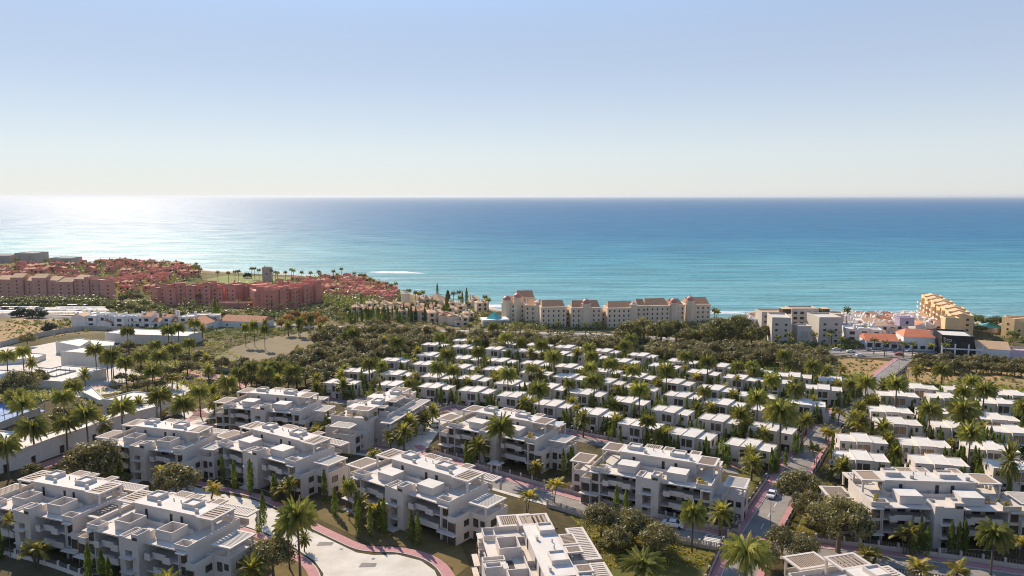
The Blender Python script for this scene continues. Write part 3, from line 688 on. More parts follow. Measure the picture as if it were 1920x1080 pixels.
def make_palm(kind, h, rad_, nf, seed, label=None, multi=1):
    """h: trunk height to the crown base, local origin at the ground"""
    r = random.Random(seed); name = {'weep': 'palm_tree', 'date': 'date_palm', 'areca': 'areca_palm'}[kind]
    t = thing(name); tops = []; dr = r.uniform(.8, 1.35)
    for q in range(multi):
        a = r.uniform(0, 6.28); lean = (0.02 if multi == 1 else .16) * h; off = 0 if multi == 1 else .25
        hh = h * (1 if q == 0 else r.uniform(.65, .92))
        path = [(off * math.cos(a) + lean * (k / 5) ** 2 * math.cos(a), off * math.sin(a) + lean * (k / 5) ** 2 * math.sin(a), hh * k / 5 - (.4 if k == 0 else 0)) for k in range(6)]
        tr = {'weep': .24, 'date': .27, 'areca': .10}[kind] * (1 if h > 3 else .8)
        b = MB(); b.tube(path, [tr * (1.25, 1, .92, .88, .9, 1.05)[k] for k in range(6)], 7)
        if kind == 'date': b.lathe(path[-1][0], path[-1][1], [(tr, hh - .7), (tr * 1.9, hh - .1), (tr * 1.7, hh + .35), (.1, hh + .5)], 8)
        if kind == 'weep': b.lathe(path[-1][0], path[-1][1], [(tr * .9, hh - .9), (tr * 1.1, hh - .2), (tr * .6, hh + .6)], 7)
        b.build('trunk', 'trunk', t); tops.append(path[-1])
    b = MB()
    for top in tops:
        nn = nf if multi == 1 else nf // multi + 3
        for i in range(nn):
            az = i * 2.39996 + r.uniform(-.2, .2); f = (i + .5) / nn
            if kind == 'weep': frond(b, top, az, rad(80 - 92 * f), rad_ * 1.12, 26, .25, rad_ * .40, .26 * dr, kind, r)
            elif kind == 'date': frond(b, top, az, rad(80 - 118 * f), rad_ * 1.12, 20, .27, rad_ * .27, .11 * dr, kind, r)
            else: frond(b, top, az, rad(75 - 70 * f), rad_ * 1.1, 13, .26, rad_ * .36, .22, kind, r)
    b.build('crown', kind, t)
    return Proto(t)
def leaf_cloud(b, c, rx, ry, rz, n, size, r, shell=.55):
    for _ in range(n):
        d = rv(r); q = c + Vector((d.x * rx, d.y * ry, d.z * rz)) * r.uniform(shell, 1.04)
        nrm = (d + rv(r) * .42).normalized(); u = nrm.orthogonal().normalized(); u = (Matrix.Rotation(r.uniform(0, 6.3), 3, nrm) @ u) * size * r.uniform(.6, 1.3); v = nrm.cross(u) * .62
        b.quad(tuple(q - u), tuple(q - v), tuple(q + u), tuple(q + v))
def make_round(h, R, seed, clumps, per, size, leaf='round', trunk_r=.22, name='broadleaf_tree', flat_=.8, open_=False):
    r = random.Random(seed); t = thing(name); b = MB(); zc = h - R * flat_
    b.tube([(0, 0, -.4), (.08, .04, zc * .4), (0, .1, zc * .75)], [trunk_r * 1.3, trunk_r, trunk_r * .8], 7)
    cs = []
    for i in range(clumps):
        d = rv(r); d.z = abs(d.z) * 1.0 - .28; k_ = r.uniform(.5, .86); c = Vector((d.x * R * k_, d.y * R * k_, zc + d.z * R * flat_ * (k_ + .1))); cs.append(c)
        if i % 3 == 0: b.tube([(0, .1, zc * .7), tuple(Vector((0, .1, zc * .7)).lerp(c, .55) + Vector((0, 0, -.2))), tuple(c)], [trunk_r * .55, trunk_r * .3, .04], 5)
    b.build('trunk', 'bark', t)
    b = MB()
    for c in cs:
        s = R * r.uniform(.2, .44) * (.8 if open_ else 1); leaf_cloud(b, c, s, s, s * .8, per, size, r)
    b.build('crown', leaf, t)
    return Proto(t)
def make_cypress(h, R, n, seed, leaf='cyp', name='cypress_tree', size=.22):
    r = random.Random(seed); t = thing(name); b = MB(); b.tube([(0, 0, -.4), (0, 0, h * .9)], [.12, .02], 5); b.build('trunk', 'bark', t)
    b = MB()
    for _ in range(n):
        f = r.random() ** .8; z = .25 + f * (h - .25); rr = R * math.sin(math.pi * min(1, .16 + .5 * (1 - f) + .12)) * (1 - f) ** .55 * r.uniform(.75, 1.12) * (1 + .2 * math.sin(z * 3 + seed))
        a = r.uniform(0, 6.28); q = Vector((math.cos(a) * rr, math.sin(a) * rr, z)); u = Vector((math.cos(a) * .25, math.sin(a) * .25, 1)) + rv(r) * .35; u = u.normalized() * size * r.uniform(.7, 1.4)
        v = u.cross(Vector((math.cos(a), math.sin(a), 0)) + rv(r) * .6).normalized() * size * .42
        b.quad(tuple(q - u), tuple(q + v), tuple(q + u), tuple(q - v))
    b.build('crown', leaf, t)
    return Proto(t)
# ================================================================ cars
def make_car(paint, name='car'):
    t = thing(name); prof = [(-2.2, .35), (-2.25, .75), (-1.95, .95), (-1.35, 1.0), (-.75, 1.42), (.55, 1.45), (1.25, 1.05), (2.05, .9), (2.2, .7), (2.2, .35)]
    b = MB(); n = len(prof)
    for s in (-1, 1): b.v += [(x, s * (.88 if z < 1.1 else .68), z) for x, z in prof]
    for k in range(n): b.f.append((k, (k + 1) % n, n + (k + 1) % n, n + k)); b.m.append(0)
    b.f.append(tuple(range(n))[::-1]); b.m.append(0); b.f.append(tuple(range(n, 2 * n))); b.m.append(0)
    b.build('body', paint, t)
    for name, q in (('windscreen', [(.6, .66, 1.40), (.6, -.66, 1.40), (1.27, -.82, 1.08), (1.27, .82, 1.08)]), ('rear_window', [(-.8, -.66, 1.39), (-.8, .66, 1.39), (-1.33, .82, 1.03), (-1.33, -.82, 1.03)])):
        b = MB(); b.quad(*[(x + (.015 if x > 0 else -.015), y, z + .02) for x, y, z in q]); b.build(name, 'dark', t)
    for s in (-1, 1):
        b = MB(); b.prism([(-1.15, s * .76), (1.05, s * .76), (1.05, s * .80), (-1.15, s * .80)], 1.08, 1.34); b.build('side_window', 'dark', t)
        for x in (-1.4, 1.35):
            b = MB(); m = []
            for k in range(12): a = math.pi * k / 6; m.append((x + .33 * math.cos(a), .33 + .33 * math.sin(a)))
            i = len(b.v); b.v += [(p, s * .72, z) for p, z in m] + [(p, s * .92, z) for p, z in m]
            for k in range(12): b.f.append((k, (k + 1) % 12, 12 + (k + 1) % 12, 12 + k)); b.m.append(0)
            b.f.append(tuple(range(12))); b.m.append(0); b.f.append(tuple(range(12, 24))); b.m.append(0)
            b.build('wheel', 'tyre', t)
    return Proto(t)
# ================================================================ near ground: lawns, roads, pavements
def outer(px): return px
LANDMARKS = []     # (x, y, phrase) used to say beside what a plant stands
SHORTS = {'low white club pavilion': 'the skylit club pavilion', 'plain white club hall': 'the tallest club box', 'white club wing with': 'the sloping club wing', 'low white club wing': 'the low club wing', 'long bright white roof': 'the far club roof',
          'white flat club hall': 'the flat club hall', 'long curved white club': 'the curved club building', 'low white ramp roof': 'the club ramp roof', 'small white pool house': 'the pool house', 'brown-red apartment building, left': 'the leftmost brown-red building',
          'brown-red apartment building, mid': 'the middle brown-red building', 'brown-red apartment building, right': 'the rightmost brown-red building', 'long red hotel wing': 'the left red hotel wing', 'red hotel wing bending': 'the right red hotel wing', 'low red annex': 'the red hotel annex',
          'low grey building': 'the far left grey building', 'grey-brown box': 'the grey-brown shore building', 'grey-blue low': 'the grey-blue shore building', 'long white supermarket': 'the supermarket', 'white shed with': 'the white shed', 'left end wing': "the hotel's left end wing", 'rear left wing': "the hotel's rear wing",
          'corner wing': "the hotel's conical turret", 'hotel wing right of': 'the plain hotel wing', 'narrow recessed link of the cream hotel, left': "the hotel's left link", 'central hotel wing': "the hotel's central dome", 'narrow recessed link of the cream hotel, right': "the hotel's right link", 'hotel wing with a low': "the hotel's lantern wing",
          'hip-roofed corner': "the hotel's hip-roofed tower", 'hotel wing with a steep': "the hotel's steep-roofed wing", 'hotel wing with the second': "the hotel's second last dome", 'right end wing': "the hotel's right end wing", 'beige apartment building with small square windows, left': 'the left beige building',
          'beige apartment building with small square windows, right': 'the right beige building', 'taller beige': 'the tall beige building', 'stepped beige building behind the left': 'the left stepped building', 'stepped beige building behind the right': 'the right stepped building', 'pale cubic': 'the cubic entrance building',
          'single-storey white': 'the single-storey shop', 'two-storey white': 'the two-storey shop', 'black-clad': 'the black shop', 'yellow-ochre box': 'the ochre box', 'low white shop': 'the low white shop', 'small purple': 'the purple shop', 'low ochre': 'the low ochre building'}
def mark(v, phrase):
    for k, q in SHORTS.items():
        if phrase.startswith('the ' + k): phrase = q
    LANDMARKS.append((v[0], v[1], phrase))
ORD = ['zeroth', 'first', 'second', 'third', 'fourth', 'fifth', 'sixth', 'seventh', 'eighth', 'ninth', 'tenth', 'eleventh', 'twelfth', 'thirteenth', 'fourteenth', 'fifteenth', 'sixteenth', 'seventeenth', 'eighteenth', 'nineteenth', 'twentieth']
def ordn(k): return ORD[k] if k < len(ORD) else str(k) + ('th' if k % 100 in (11, 12, 13) else {1: 'st', 2: 'nd', 3: 'rd'}.get(k % 10, 'th'))
# cul-de-sac with its turning circle
sheet('road', 'concrete', [(395, 922), (478, 938), (520, 958), (570, 990), (620, 1013), (668, 1036), (700, 1041), (745, 1040), (790, 1052), (815, 1070), (826, 1095), (815, 1130), (780, 1165), (730, 1180),
      (670, 1175), (625, 1150), (608, 1115), (606, 1075), (590, 1052), (545, 1022), (500, 1000), (455, 985), (380, 960), (300, 920), (250, 880), (215, 862), (255, 855), (300, 885), (340, 905)], .03, 'pale concrete cul-de-sac with a turning circle in front of the apartment blocks')
pa = smooth(W2([(215, 852), (255, 850), (300, 880), (345, 902), (400, 917), (478, 931), (522, 952), (572, 984), (622, 1008), (668, 1030), (700, 1034), (745, 1034), (795, 1046), (824, 1065), (840, 1095), (830, 1135), (790, 1175)]))
strip('pavement', 'pink', pa, -.25, 2.1, .14, 'pink paved footway curving along the far side of the cul-de-sac', .14, 3)
strip('kerb', 'kerb', pa, -.42, -.25, .15, 'pale kerb along the far side of the cul-de-sac', .15, 3)
pb_ = smooth(W2([(300, 928), (380, 966), (455, 990), (500, 1005), (543, 1028), (585, 1056), (600, 1080), (602, 1118), (620, 1153), (665, 1180)]))
strip('pavement', 'pink', pb_, -2.0, .1, .14, 'pink paved footway curving along the near side of the cul-de-sac', .14, 3)
strip('kerb', 'kerb', pb_, .1, .3, .15, 'pale kerb along the near side of the cul-de-sac', .15, 3)
sheet('lawn', 'drylawn', [(380, 975), (455, 995), (500, 1012), (543, 1036), (580, 1062), (592, 1085), (594, 1140), (420, 1140), (400, 1040)], .05, 'brown dry lawn in the bend of the footway beneath the tall palms')
sheet('lawn', 'drylawn', [(600, 975), (680, 1012), (700, 1022), (760, 1024), (850, 1065), (850, 1085), (880, 1060), (860, 1010), (700, 960), (560, 930)], .04, 'shaded brown lawn between the footway and the middle apartment block')
sheet('lawn', 'lawn', [(1060, 960), (1160, 985), (1310, 1015), (1345, 1030), (1310, 1100), (1130, 1110), (1130, 1030)], .05, 'sunlit green lawn right of the nearest roof beside the lower street')
sheet('lawn', 'lawn', [(1480, 940), (1540, 900), (1600, 985), (1700, 1015), (1500, 1020), (1460, 1010)], .04, 'green lawn under the big trees left of the right-hand apartment block')
sheet('lawn', 'lawn', [(1360, 862), (1440, 880), (1400, 935), (1380, 925), (1385, 885)], .04, 'green garden lawn behind the palm at the street corner')
sheet('lawn', 'soil', [(-100, 1000), (0, 1010), (200, 1060), (300, 1090), (100, 1180), (-200, 1150)], .04, 'dark lawn in the lower left corner outside the white wall')
# lower street (between the two bands of blocks) and street up to the highway
lo = smooth(W2([(200, 850), (330, 812), (400, 800), (520, 812), (600, 826), (640, 838), (720, 850), (800, 862), (880, 890), (960, 916), (1060, 942), (1170, 976), (1240, 993), (1310, 1008), (1390, 1022), (1500, 1036), (1600, 1046), (1750, 1066), (1920, 1092), (2100, 1120)]))
strip('street', 'asphalt', lo, -3.2, 3.3, .03, 'grey asphalt street running between the near and the middle apartment blocks')
strip('pavement', 'pink', lo, 3.3, 5.6, .14, 'dark pink footway along the far side of the lower street', .14)
strip('kerb', 'kerb', lo, 3.12, 3.3, .15, 'pale kerb of the lower street', .15)
strip('pavement', 'plaza', lo, -4.6, -3.2, .14, 'pale footway along the near side of the lower street', .14)
sheet('forecourt', 'concrete', [(690, 838), (722, 822), (760, 800), (800, 786), (850, 772), (875, 790), (850, 800), (825, 806), (800, 842), (790, 858), (740, 850)], .06, 'sunlit pale forecourt where two streets meet by the parked white car')
sheet('crossing', 'pink', [(775, 836), (790, 834), (802, 842), (786, 846)], .09, 'pink paved table in the sunlit forecourt')
br = smooth(W2([(640, 834), (722, 815), (758, 797), (800, 780), (850, 766), (873, 760)]))
strip('pavement', 'pink', br, -1.2, 1.2, .15, 'dark pink footway between the forecourt and the sideways apartment block', .15)
up = smooth(W2([(480, 742), (560, 742), (640, 756), (740, 758), (800, 763), (870, 773), (1000, 804), (1112, 829), (1200, 845), (1357, 880), (1440, 892), (1480, 880)]))
strip('street', 'asphalt', up, -2.6, 2.6, .03, 'narrow grey street between the apartment blocks and the front villas')
strip('pavement', 'pink', up, 2.6, 4.4, .14, 'pink footway along the front villas', .14)
hi = smooth(W2([(1370, 1125), (1400, 1040), (1430, 985), (1458, 940), (1478, 905), (1500, 870), (1520, 838), (1545, 812), (1578, 775), (1620, 738), (1655, 707), (1685, 684), (1700, 672)]))
strip('street', 'asphalt', hi, -3.1, 3.3, .04, 'pale grey street climbing from the lower corner to the coast highway')
strip('pavement', 'pink', hi, 3.3, 5.2, .15, 'pink footway on the left side of the street to the highway', .15)
strip('pavement', 'pink', hi[:len(hi) * 6 // 10], -4.6, -3.1, .15, 'pink footway on the right side of the street to the highway', .15)
strip('kerb', 'kerb', hi, 3.12, 3.3, .16, 'pale kerb of the street to the highway', .16)
for k in range(9):
    c = resample(hi, 1.0); i = 8 + k * 7
    if i + 3 < len(c):
        q = c[i]; q2 = c[i + 3]; strip('lane_marking', 'paint', [q, q2], -.08, .08, .055, 'white lane dash, the %s from the bottom, on the street to the highway' % ordn(k + 1))
c = resample(lo, 1.0)
best = min(range(len(c)), key=lambda i: (Vector(c[i]) - P(1325, 1006).xy).length)
for k in range(7): strip('crossing_stripe', 'paint', [c[best], c[best + 3]], -2.6 + k * .8, -2.2 + k * .8, .05, 'white zebra stripe, number %d from the near kerb, across the lower street' % (k + 1))
# club grounds on the left
sheet('plaza', 'plaza', [(-60, 650), (60, 650), (110, 640), (205, 640), (225, 690), (300, 700), (200, 725), (230, 735), (150, 745), (60, 738), (-60, 760)], .03, 'pale paved plaza around the white club pavilions')
sheet('plaza', 'plaza', [(295, 727), (330, 716), (355, 727), (372, 733), (330, 745), (305, 740)], .05, 'small bright paved square among the palms behind the club')
cl = smooth(W2([(60, 712), (150, 728), (215, 722), (262, 714), (320, 705), (380, 708), (440, 712), (500, 706)]))
strip('path', 'pink', cl, -2.2, 2.2, .04, 'pink garden path winding from the club plaza to the palms')
cl = smooth(W2([(345, 693), (375, 700), (405, 706), (440, 710), (470, 728), (500, 742)]))
strip('path', 'pink', cl, -3, 3, .055, 'wide pink path under the trees above the far left block')
cl = smooth(W2([(310, 800), (350, 790), (375, 775), (360, 765), (395, 784), (440, 762), (480, 745)]))
strip('path', 'pink', cl, -2.5, 1.5, .04, 'pink path rising behind the far left apartment block')
strip('path', 'concrete', cl, -6.5, -2.5, .04, 'sunlit pale lane beside the pink path behind the far left block')
cl = smooth(W2([(60, 880), (130, 856), (200, 828), (240, 815)]))
strip('path', 'pink', cl, -2.5, 2.5, .04, 'dark pink lane below the long curved club building')
for pts, lb in (([(-40, 766), (25, 751), (60, 742), (92, 745), (66, 760), (0, 780), (-40, 786)], 'upper blue padel court strip behind the long wall'), ([(-40, 792), (8, 779), (62, 765), (85, 770), (40, 785), (-40, 806)], 'lower blue padel court strip beside the long wall')):
    sheet('sports_court', 'court', pts, .05, lb)
# meadow, dry fields, coast lawn
sheet('meadow', 'meadow', [(400, 672), (440, 650), (520, 630), (600, 618), (668, 630), (650, 642), (600, 655), (520, 668), (440, 690), (395, 690)], .04, 'brown grassy slope with lone thin palms behind the tree belt')
sheet('dry_field', 'dry', [(-80, 608), (0, 603), (60, 592), (150, 598), (180, 606), (120, 628), (40, 640), (-80, 650)], .05, 'orange dry field on the far left before the parking rows')
sheet('dry_field', 'dry', [(1340, 672), (1450, 676), (1600, 672), (1672, 678), (1640, 700), (1600, 725), (1560, 700), (1460, 696), (1400, 690)], .04, 'dry orange field left of the street to the highway')
sheet('dry_field', 'dry', [(1695, 690), (1760, 683), (1920, 693), (2100, 705), (2100, 745), (1920, 738), (1800, 722), (1705, 718)], .04, 'dry orange field right of the street behind the right villas')
sheet('lawn', 'lawn2', [(385, 524), (420, 517), (520, 519), (600, 521), (590, 530), (500, 531), (400, 533)], .1, 'bright green seaside lawn around the old stone tower')
# ================================================================ apartment blocks
APT = [   # front roof edge pixels (left, right) at roof height, extra turn, prototype, label
    ((703.3, 853.3), (876.7, 903.3), 'open', 'white apartment block with brown pergolas, beyond the wide end of the cul-de-sac'),
    ((1127.5, 842), (1341.8, 874.7), 'closed', 'white apartment block with potted plants, at the corner of the lower and the rising street'),
    ((866.2, 768.3), (1023.6, 796.5), 'closed', 'white apartment block with the white shade sail, right of the sunlit forecourt'),
    ((447.5, 800), (588.3, 834.2), 'open', 'white apartment block left of centre, behind the start of the curved pink footway'),
    ((227, 797), (372, 812), 'open', 'white apartment block by the lane below the long curved club building'),
    ((443, 735), (580, 746), 'open', 'white apartment block furthest back left, beside the pale lane and the front villas'),
    ((1616.3, 900), (1880, 908), 'closed', 'wide white apartment block on the right, with five tall cypresses by its stair tower'),
    ((218, 937.5), (398, 976), 'open', 'white apartment block lower left with solar louvre tower, right of its stepped neighbour'),
    ((31.7, 899), (185, 927), 'open', 'white stepped apartment block cut by the lower left edge of the photo'),
]
SHORT = ['block beyond the cul-de-sac', 'street corner block', 'block with the shade sail', 'block behind the curved footway', 'block below the club building', 'furthest back left block', 'wide right block', 'louvre tower block', 'lower left stepped block', 'sideways block', 'nearest roof block', 'lower right corner block']
protoA = Proto(make_apartment(15.0)); protoC = Proto(make_apartment(15.0, furnished=True, closed=True)); protoH = Proto(make_apartment(15.0, boxes='open'))
FOOT = []
def put_block(proto, cx, cy, rz, label, short, drop=0.0):
    z = T(cx, cy) - drop
    o = proto.place((cx, cy, z), rz); tag(o, label, 'apartment block', 'white apartment blocks with roof pergolas'); mark((cx, cy), 'the ' + short)
    FOOT.append((cx, cy, rz)); return o
for (fl, fr, kind, label), sh in zip(APT, SHORT):
    p0 = flat(*fl, 12.1 + 12.4); p1 = flat(*fr, 12.1 + 12.4)
    for _ in range(3):
        zz = 12.1 + T(*((p0 + p1) / 2)); p0 = flat(*fl, zz); p1 = flat(*fr, zz)
    d = p1 - p0; rz = math.atan2(d.y, d.x); u = d.normalized(); nrm = Vector((-u.y, u.x))
    m = (p0 + p1) / 2 - nrm * 0.2
    print('APT', sh, round(d.length, 1), round(math.degrees(rz)))
    o = put_block(protoC if kind == 'closed' else (protoH if sh in ('louvre tower block', 'lower left stepped block', 'block below the club building') else protoA), m.x, m.y, rz, label, sh)
    s = max(.8, min(1.05, d.length / 30)); o.scale = (s, 1, 1)
c = P(700, 745, 12.1); put_block(protoC, c.x, c.y, rad(-109), 'white apartment block turned sideways, left of the forecourt and its palms', SHORT[9])
c = P(992, 1030, 12.1); put_block(protoH, c.x, c.y, rad(-80), 'nearest white apartment block at the bottom centre, its roof terraces seen from above', SHORT[10])
c = P(1545, 1047, 12.1); put_block(protoH, c.x + 4, c.y - 14, rad(-74), 'white apartment block cut by the bottom edge, with only its roof pergolas in view', SHORT[11])
# ================================================================ villas
ROWS = [
    [(642, 715), (742, 719), (819, 723), (895, 730), (969, 740), (1040, 756), (1120, 772), (1202, 793), (1299, 812), (1408, 832)],
    [(674, 694), (746, 699), (822, 704), (890, 708), (961, 717), (1033, 724), (1102, 735), (1181, 750), (1261, 768), (1352, 784), (1449, 801)],
    [(742, 674), (803, 681), (870, 687), (936, 691), (1007, 697), (1070, 705), (1141, 714), (1204, 725), (1282, 740), (1360, 754), (1450, 767)],
    [(810, 664), (875, 670), (942, 675), (1006, 680), (1070, 686), (1136, 694), (1199, 704), (1269, 715), (1344, 727), (1422, 740), (1510, 754)],
    [(816, 645), (871, 649), (935, 653), (992, 657), (1056, 662), (1114, 667), (1171, 676), (1247, 685), (1320, 697), (1389, 707), (1452, 713), (1544, 726)],
    [(874, 637), (955, 642), (1012, 646), (1066, 650), (1137, 657), (1205, 665), (1281, 676), (1355, 685), (1416, 694), (1490, 703), (1567, 711)],
]
ROWS_R = [[(1614, 854), (1759, 862), (1905, 871)], [(1615, 821), (1732, 829), (1855, 836)], [(1682, 789), (1790, 796), (1902, 805)],
          [(1668, 767), (1761, 770), (1864, 781)], [(1683, 738), (1775, 742), (1874, 752)], [(1720, 724), (1806, 728), (1902, 737)]]
protoV = Proto(make_villa()); protoW = Proto(make_villa('blind')); VILLAS = []
def put_villa(px, py, rz, phrase, sc=1.0, pv=None):
    v = P(px, py, 6.0); z = v.z
    o = (pv or protoV).place((v.x, v.y, z), rz, (1.05 * sc, 1.2 * sc, 1.02 * sc))
    tag(o, 'white flat-roofed villa, ' + phrase, 'villa', 'white villas of the estate'); mark(v, 'the ' + phrase.replace(' from the left in the ', ' villa of the ')); VILLAS.append((v, rz))
RN = ['front row', 'second row', 'third row', 'fourth row', 'fifth row', 'back row']
for k, row in enumerate(ROWS):
    for i, (x, y) in enumerate(row):
        r_ = -17 - (x - 640) * 16 / 600 if x < 1240 else -33
        if x > 1420 and y < 760: r_ = -22
        put_villa(x, y, rad(r_), '%s from the left in the %s' % (ordn(i + 1), RN[k]))
for k, row in enumerate(ROWS_R):
    for i, (x, y) in enumerate(row):
        put_villa(x, y, rad(-13), '%s from the left in the right-hand %s' % (ordn(i + 1), RN[k]), 1.0, protoW if (i + k) % 3 else protoV)
# ================================================================ walls along the streets
def oW(line, d, a=0, z=None): return offs(line, d)[a:z]
def sub(line, xa, xb):      # part of a world line between two photograph columns
    return [p for p in line if xa <= PX((p[0], p[1], T(*p)))[0] <= xb]
lo_r = resample(lo, 4)
garden_wall(sub(offs(lo_r, 6.0), 800, 1400), 'pale wall with dark railing and pillars before the corner block and the shade sail block')
garden_wall(sub(offs(lo_r, 6.0), 1460, 2050), 'pale wall with dark railing and pillars before the wide right block')
garden_wall(sub(offs(lo_r, -5.0), 1010, 1360), 'pale wall with slatted fence on the near side of the lower street', h=.8, railh=1.0, railmat='stone')
garden_wall(sub(offs(lo_r, -5.0), 1560, 2050), 'low pale wall on the near side of the lower street at bottom right', h=.5, railh=.7)
garden_wall(sub(offs(lo_r, 6.0), 560, 720), 'pale wall behind the forecourt palms beside the sideways block')
up_r = resample(up, 4)
garden_wall(sub(offs(up_r, 4.7), 590, 1440), 'long pale wall with pillars and hedge mesh in front of the first villa row')
garden_wall(sub(offs(resample(br, 4), 1.6), 640, 880), 'pale pillared wall on the forecourt side of the sideways block')
hi_r = resample(hi, 4)
garden_wall([p for p in offs(hi_r, 5.5) if 895 < PX((*p, T(*p)))[1] < 1010], 'pale curved wall at the right side of the street corner block')
garden_wall([p for p in offs(hi_r, 5.5) if 770 < PX((*p, T(*p)))[1] < 870], 'pale curved wall around the villa gardens left of the rising street')
garden_wall([p for p in offs(hi_r, -5.0) if 830 < PX((*p, T(*p)))[1] < 1010], 'dark fenced wall on the right side of the rising street by the big trees', h=.5, railh=1.2)
garden_wall([p for p in offs(hi_r, 5.5) if 1020 < PX((*p, T(*p)))[1] < 1120], 'white wall with railing beside the pink footway at the bottom')
garden_wall([p for p in offs(hi_r, -5.0) if 690 < PX((*p, T(*p)))[1] < 815], 'dark fence along the right villas beside the rising street', h=.4, railh=1.1)
garden_wall(W2([(-60, 1025), (0, 1038), (60, 1052), (110, 1068), (150, 1083), (200, 1105)]), 'white pillared wall with dark panels in the lower left corner', h=.9, wallmat='white')
garden_wall(W2([(-60, 822), (0, 806), (40, 790), (75, 777)]), 'plain pale retaining wall below the blue courts', h=2.6, railh=0, name='retaining_wall')
garden_wall(smooth(W2([(-60, 658), (0, 652), (40, 640), (80, 632), (130, 622), (170, 618), (200, 620), (230, 622)])), 'long grey curved wall behind the club plaza', h=3.0, railh=0, name='boundary_wall')
garden_wall(W2([(388, 690), (410, 694), (440, 700), (470, 702)]), 'grey wall under the trees at the edge of the meadow', h=1.8, railh=0, name='boundary_wall')
garden_wall(W2([(1000, 800), (1060, 806)]), 'short pale wall behind the shade sail block', h=1.2)
# gatehouses
def gatehouse(px, py, rz, label):
    v = P(px, py); t = thing('gatehouse', v, rz, label, 'gatehouse', 'gatehouses in the street wall')
    b = MB(); b.box(-1.3, -.7, -1, 1, -.3, 2.5); b.box(.7, 1.3, -1, 1, -.3, 2.5); b.box(-.7, .7, .8, 1, -.3, 2.5); b.build('wall', 'white', t)
    b = MB(); b.box(-1.9, 1.9, -1.6, 1.6, 2.5, 2.75); b.build('roof', 'white', t); b = MB(); b.box(-.68, .68, -.6, -.5, 0, 2.3); b.build('gate', 'darkframe', t)
gatehouse(1147, 936, rad(-28), 'small white gatehouse in the wall of the street corner block'); gatehouse(930, 885, rad(-31), 'small white gatehouse in the wall of the shade sail block')
# ================================================================ club buildings on the left
def flat_roof(name, pts, h, label, hole=None, wins=0, par=.35, cat='club building', under=4.0):
    """building whose roof outline is given in photograph pixels at height h"""
    w = [P(x, y, h) for x, y in pts]; z = sum(p.z for p in w) / len(w)
    w = [flat(x, y, z + h) for x, y in pts]; c = sum((Vector(p) for p in w), Vector((0, 0))) / len(w)
    t = thing(name, (c.x, c.y, z), 0, label, cat); mark(c, 'the ' + label)
    q = [(p[0] - c.x, p[1] - c.y) for p in w]
    if sum(q[i][0] * q[(i + 1) % len(q)][1] - q[(i + 1) % len(q)][0] * q[i][1] for i in range(len(q))) < 0: q = q[::-1]
    b = MB()
    inn = offs_poly(q, .25)
    b.prism(q, -1.5, h - .25); b.build('wall', 'pale', t)
    r = MB()
    n = len(q)
    for i in range(n):
        a, d = q[i], q[(i + 1) % n]; ai, di = inn[i], inn[(i + 1) % n]
        r.prism([a, d, di, ai], h - .25, h + par * .5)
    tri = tessellate_polygon([[Vector((*p, 0)) for p in inn]])
    for tt in tri:
        a, d, e = [inn[k] for k in tt]
        if (d[0] - a[0]) * (e[1] - a[1]) - (e[0] - a[0]) * (d[1] - a[1]) < 0: d, e = e, d
        r.tri((*a, h - .2), (*d, h - .2), (*e, h - .2), 1)
    r.build('roof', ['white', 'roof'], t)
    if hole:
        hp = [flat(x, y, z + h) for x, y in hole]; hp = [(p[0] - c.x, p[1] - c.y) for p in hp]
        if sum(hp[i][0] * hp[(i + 1) % 4][1] - hp[(i + 1) % 4][0] * hp[i][1] for i in range(4)) < 0: hp = hp[::-1]
        r = MB(); ii = offs_poly(hp, .3)
        for i in range(4): r.prism([hp[i], hp[(i + 1) % 4], ii[(i + 1) % 4], ii[i]], h - .19, h + .35)
        r.build('skylight_rim', 'stone', t)
        g = MB()
        for i in range(4):
            a, d = Vector(hp[i]), Vector(hp[(i + 1) % 4]); n_ = max(2, int((d - a).length / 2.2))
            for k in range(n_): p = a.lerp(d, (k + .5) / n_); g.box(p.x - .06, p.x + .06, p.y - .06, p.y + .06, h + .35, h + 1.2)
        g.build('skylight_railing', 'darkframe', t)
    if wins:     # windows on the faces turned to the camera
        for i in range(n):
            a, d = Vector(q[i]), Vector(q[(i + 1) % n]); e = d - a; ln = e.length
            mid = c + (a + d) / 2
            if ln < 5 or Vector((e.y, -e.x)).dot(-mid) < 0: continue
            u = e.normalized(); k = int(ln / wins)
            for j in range(k):
                p = a + u * (wins * (j + .5)); ob = window(t, -.7, .7, .5, 2.9, 0, -1, bars=1); ob.location = (p.x, p.y, 0); ob.rotation_euler = (0, 0, math.atan2(u.y, u.x))
    return t
def offs_poly(q, d):
    n = len(q); out = []
    for i in range(n):
        p0, p1, p2 = Vector(q[i - 1]), Vector(q[i]), Vector(q[(i + 1) % n]); e1, e2 = (p1 - p0).normalized(), (p2 - p1).normalized()
        n1, n2 = Vector((-e1.y, e1.x)), Vector((-e2.y, e2.x)); m = (n1 + n2); m = m / max(.3, m.dot(n1)); out.append(tuple(p1 + m * d))
    return out
flat_roof('club_pavilion', [(-60, 690), (60, 697), (63, 687), (95, 691), (119, 685), (199, 691), (116, 716), (-60, 704)], 4.2, 'low white club pavilion with a railed skylight, front of the plaza', hole=[(77, 703), (110, 692.5), (143, 695.5), (102, 706.5)])
flat_roof('club_hall', [(113, 659), (156, 650.5), (213, 655), (186, 664)], 7.0, 'plain white club hall, tallest box on the plaza')
flat_roof('club_wing', [(104, 641), (150, 634), (170, 638), (150, 650)], 6, 'white club wing with sloping wall, behind the club hall')
flat_roof('club_wing', [(150, 641), (168, 636), (215, 640), (213, 648), (165, 650)], 4.5, 'low white club wing behind the palms')
flat_roof('club_hall', [(196, 624), (235, 615.6), (378, 622), (350, 630.5), (250, 627.5)], 5.5, 'long bright white roof of the far club hall')
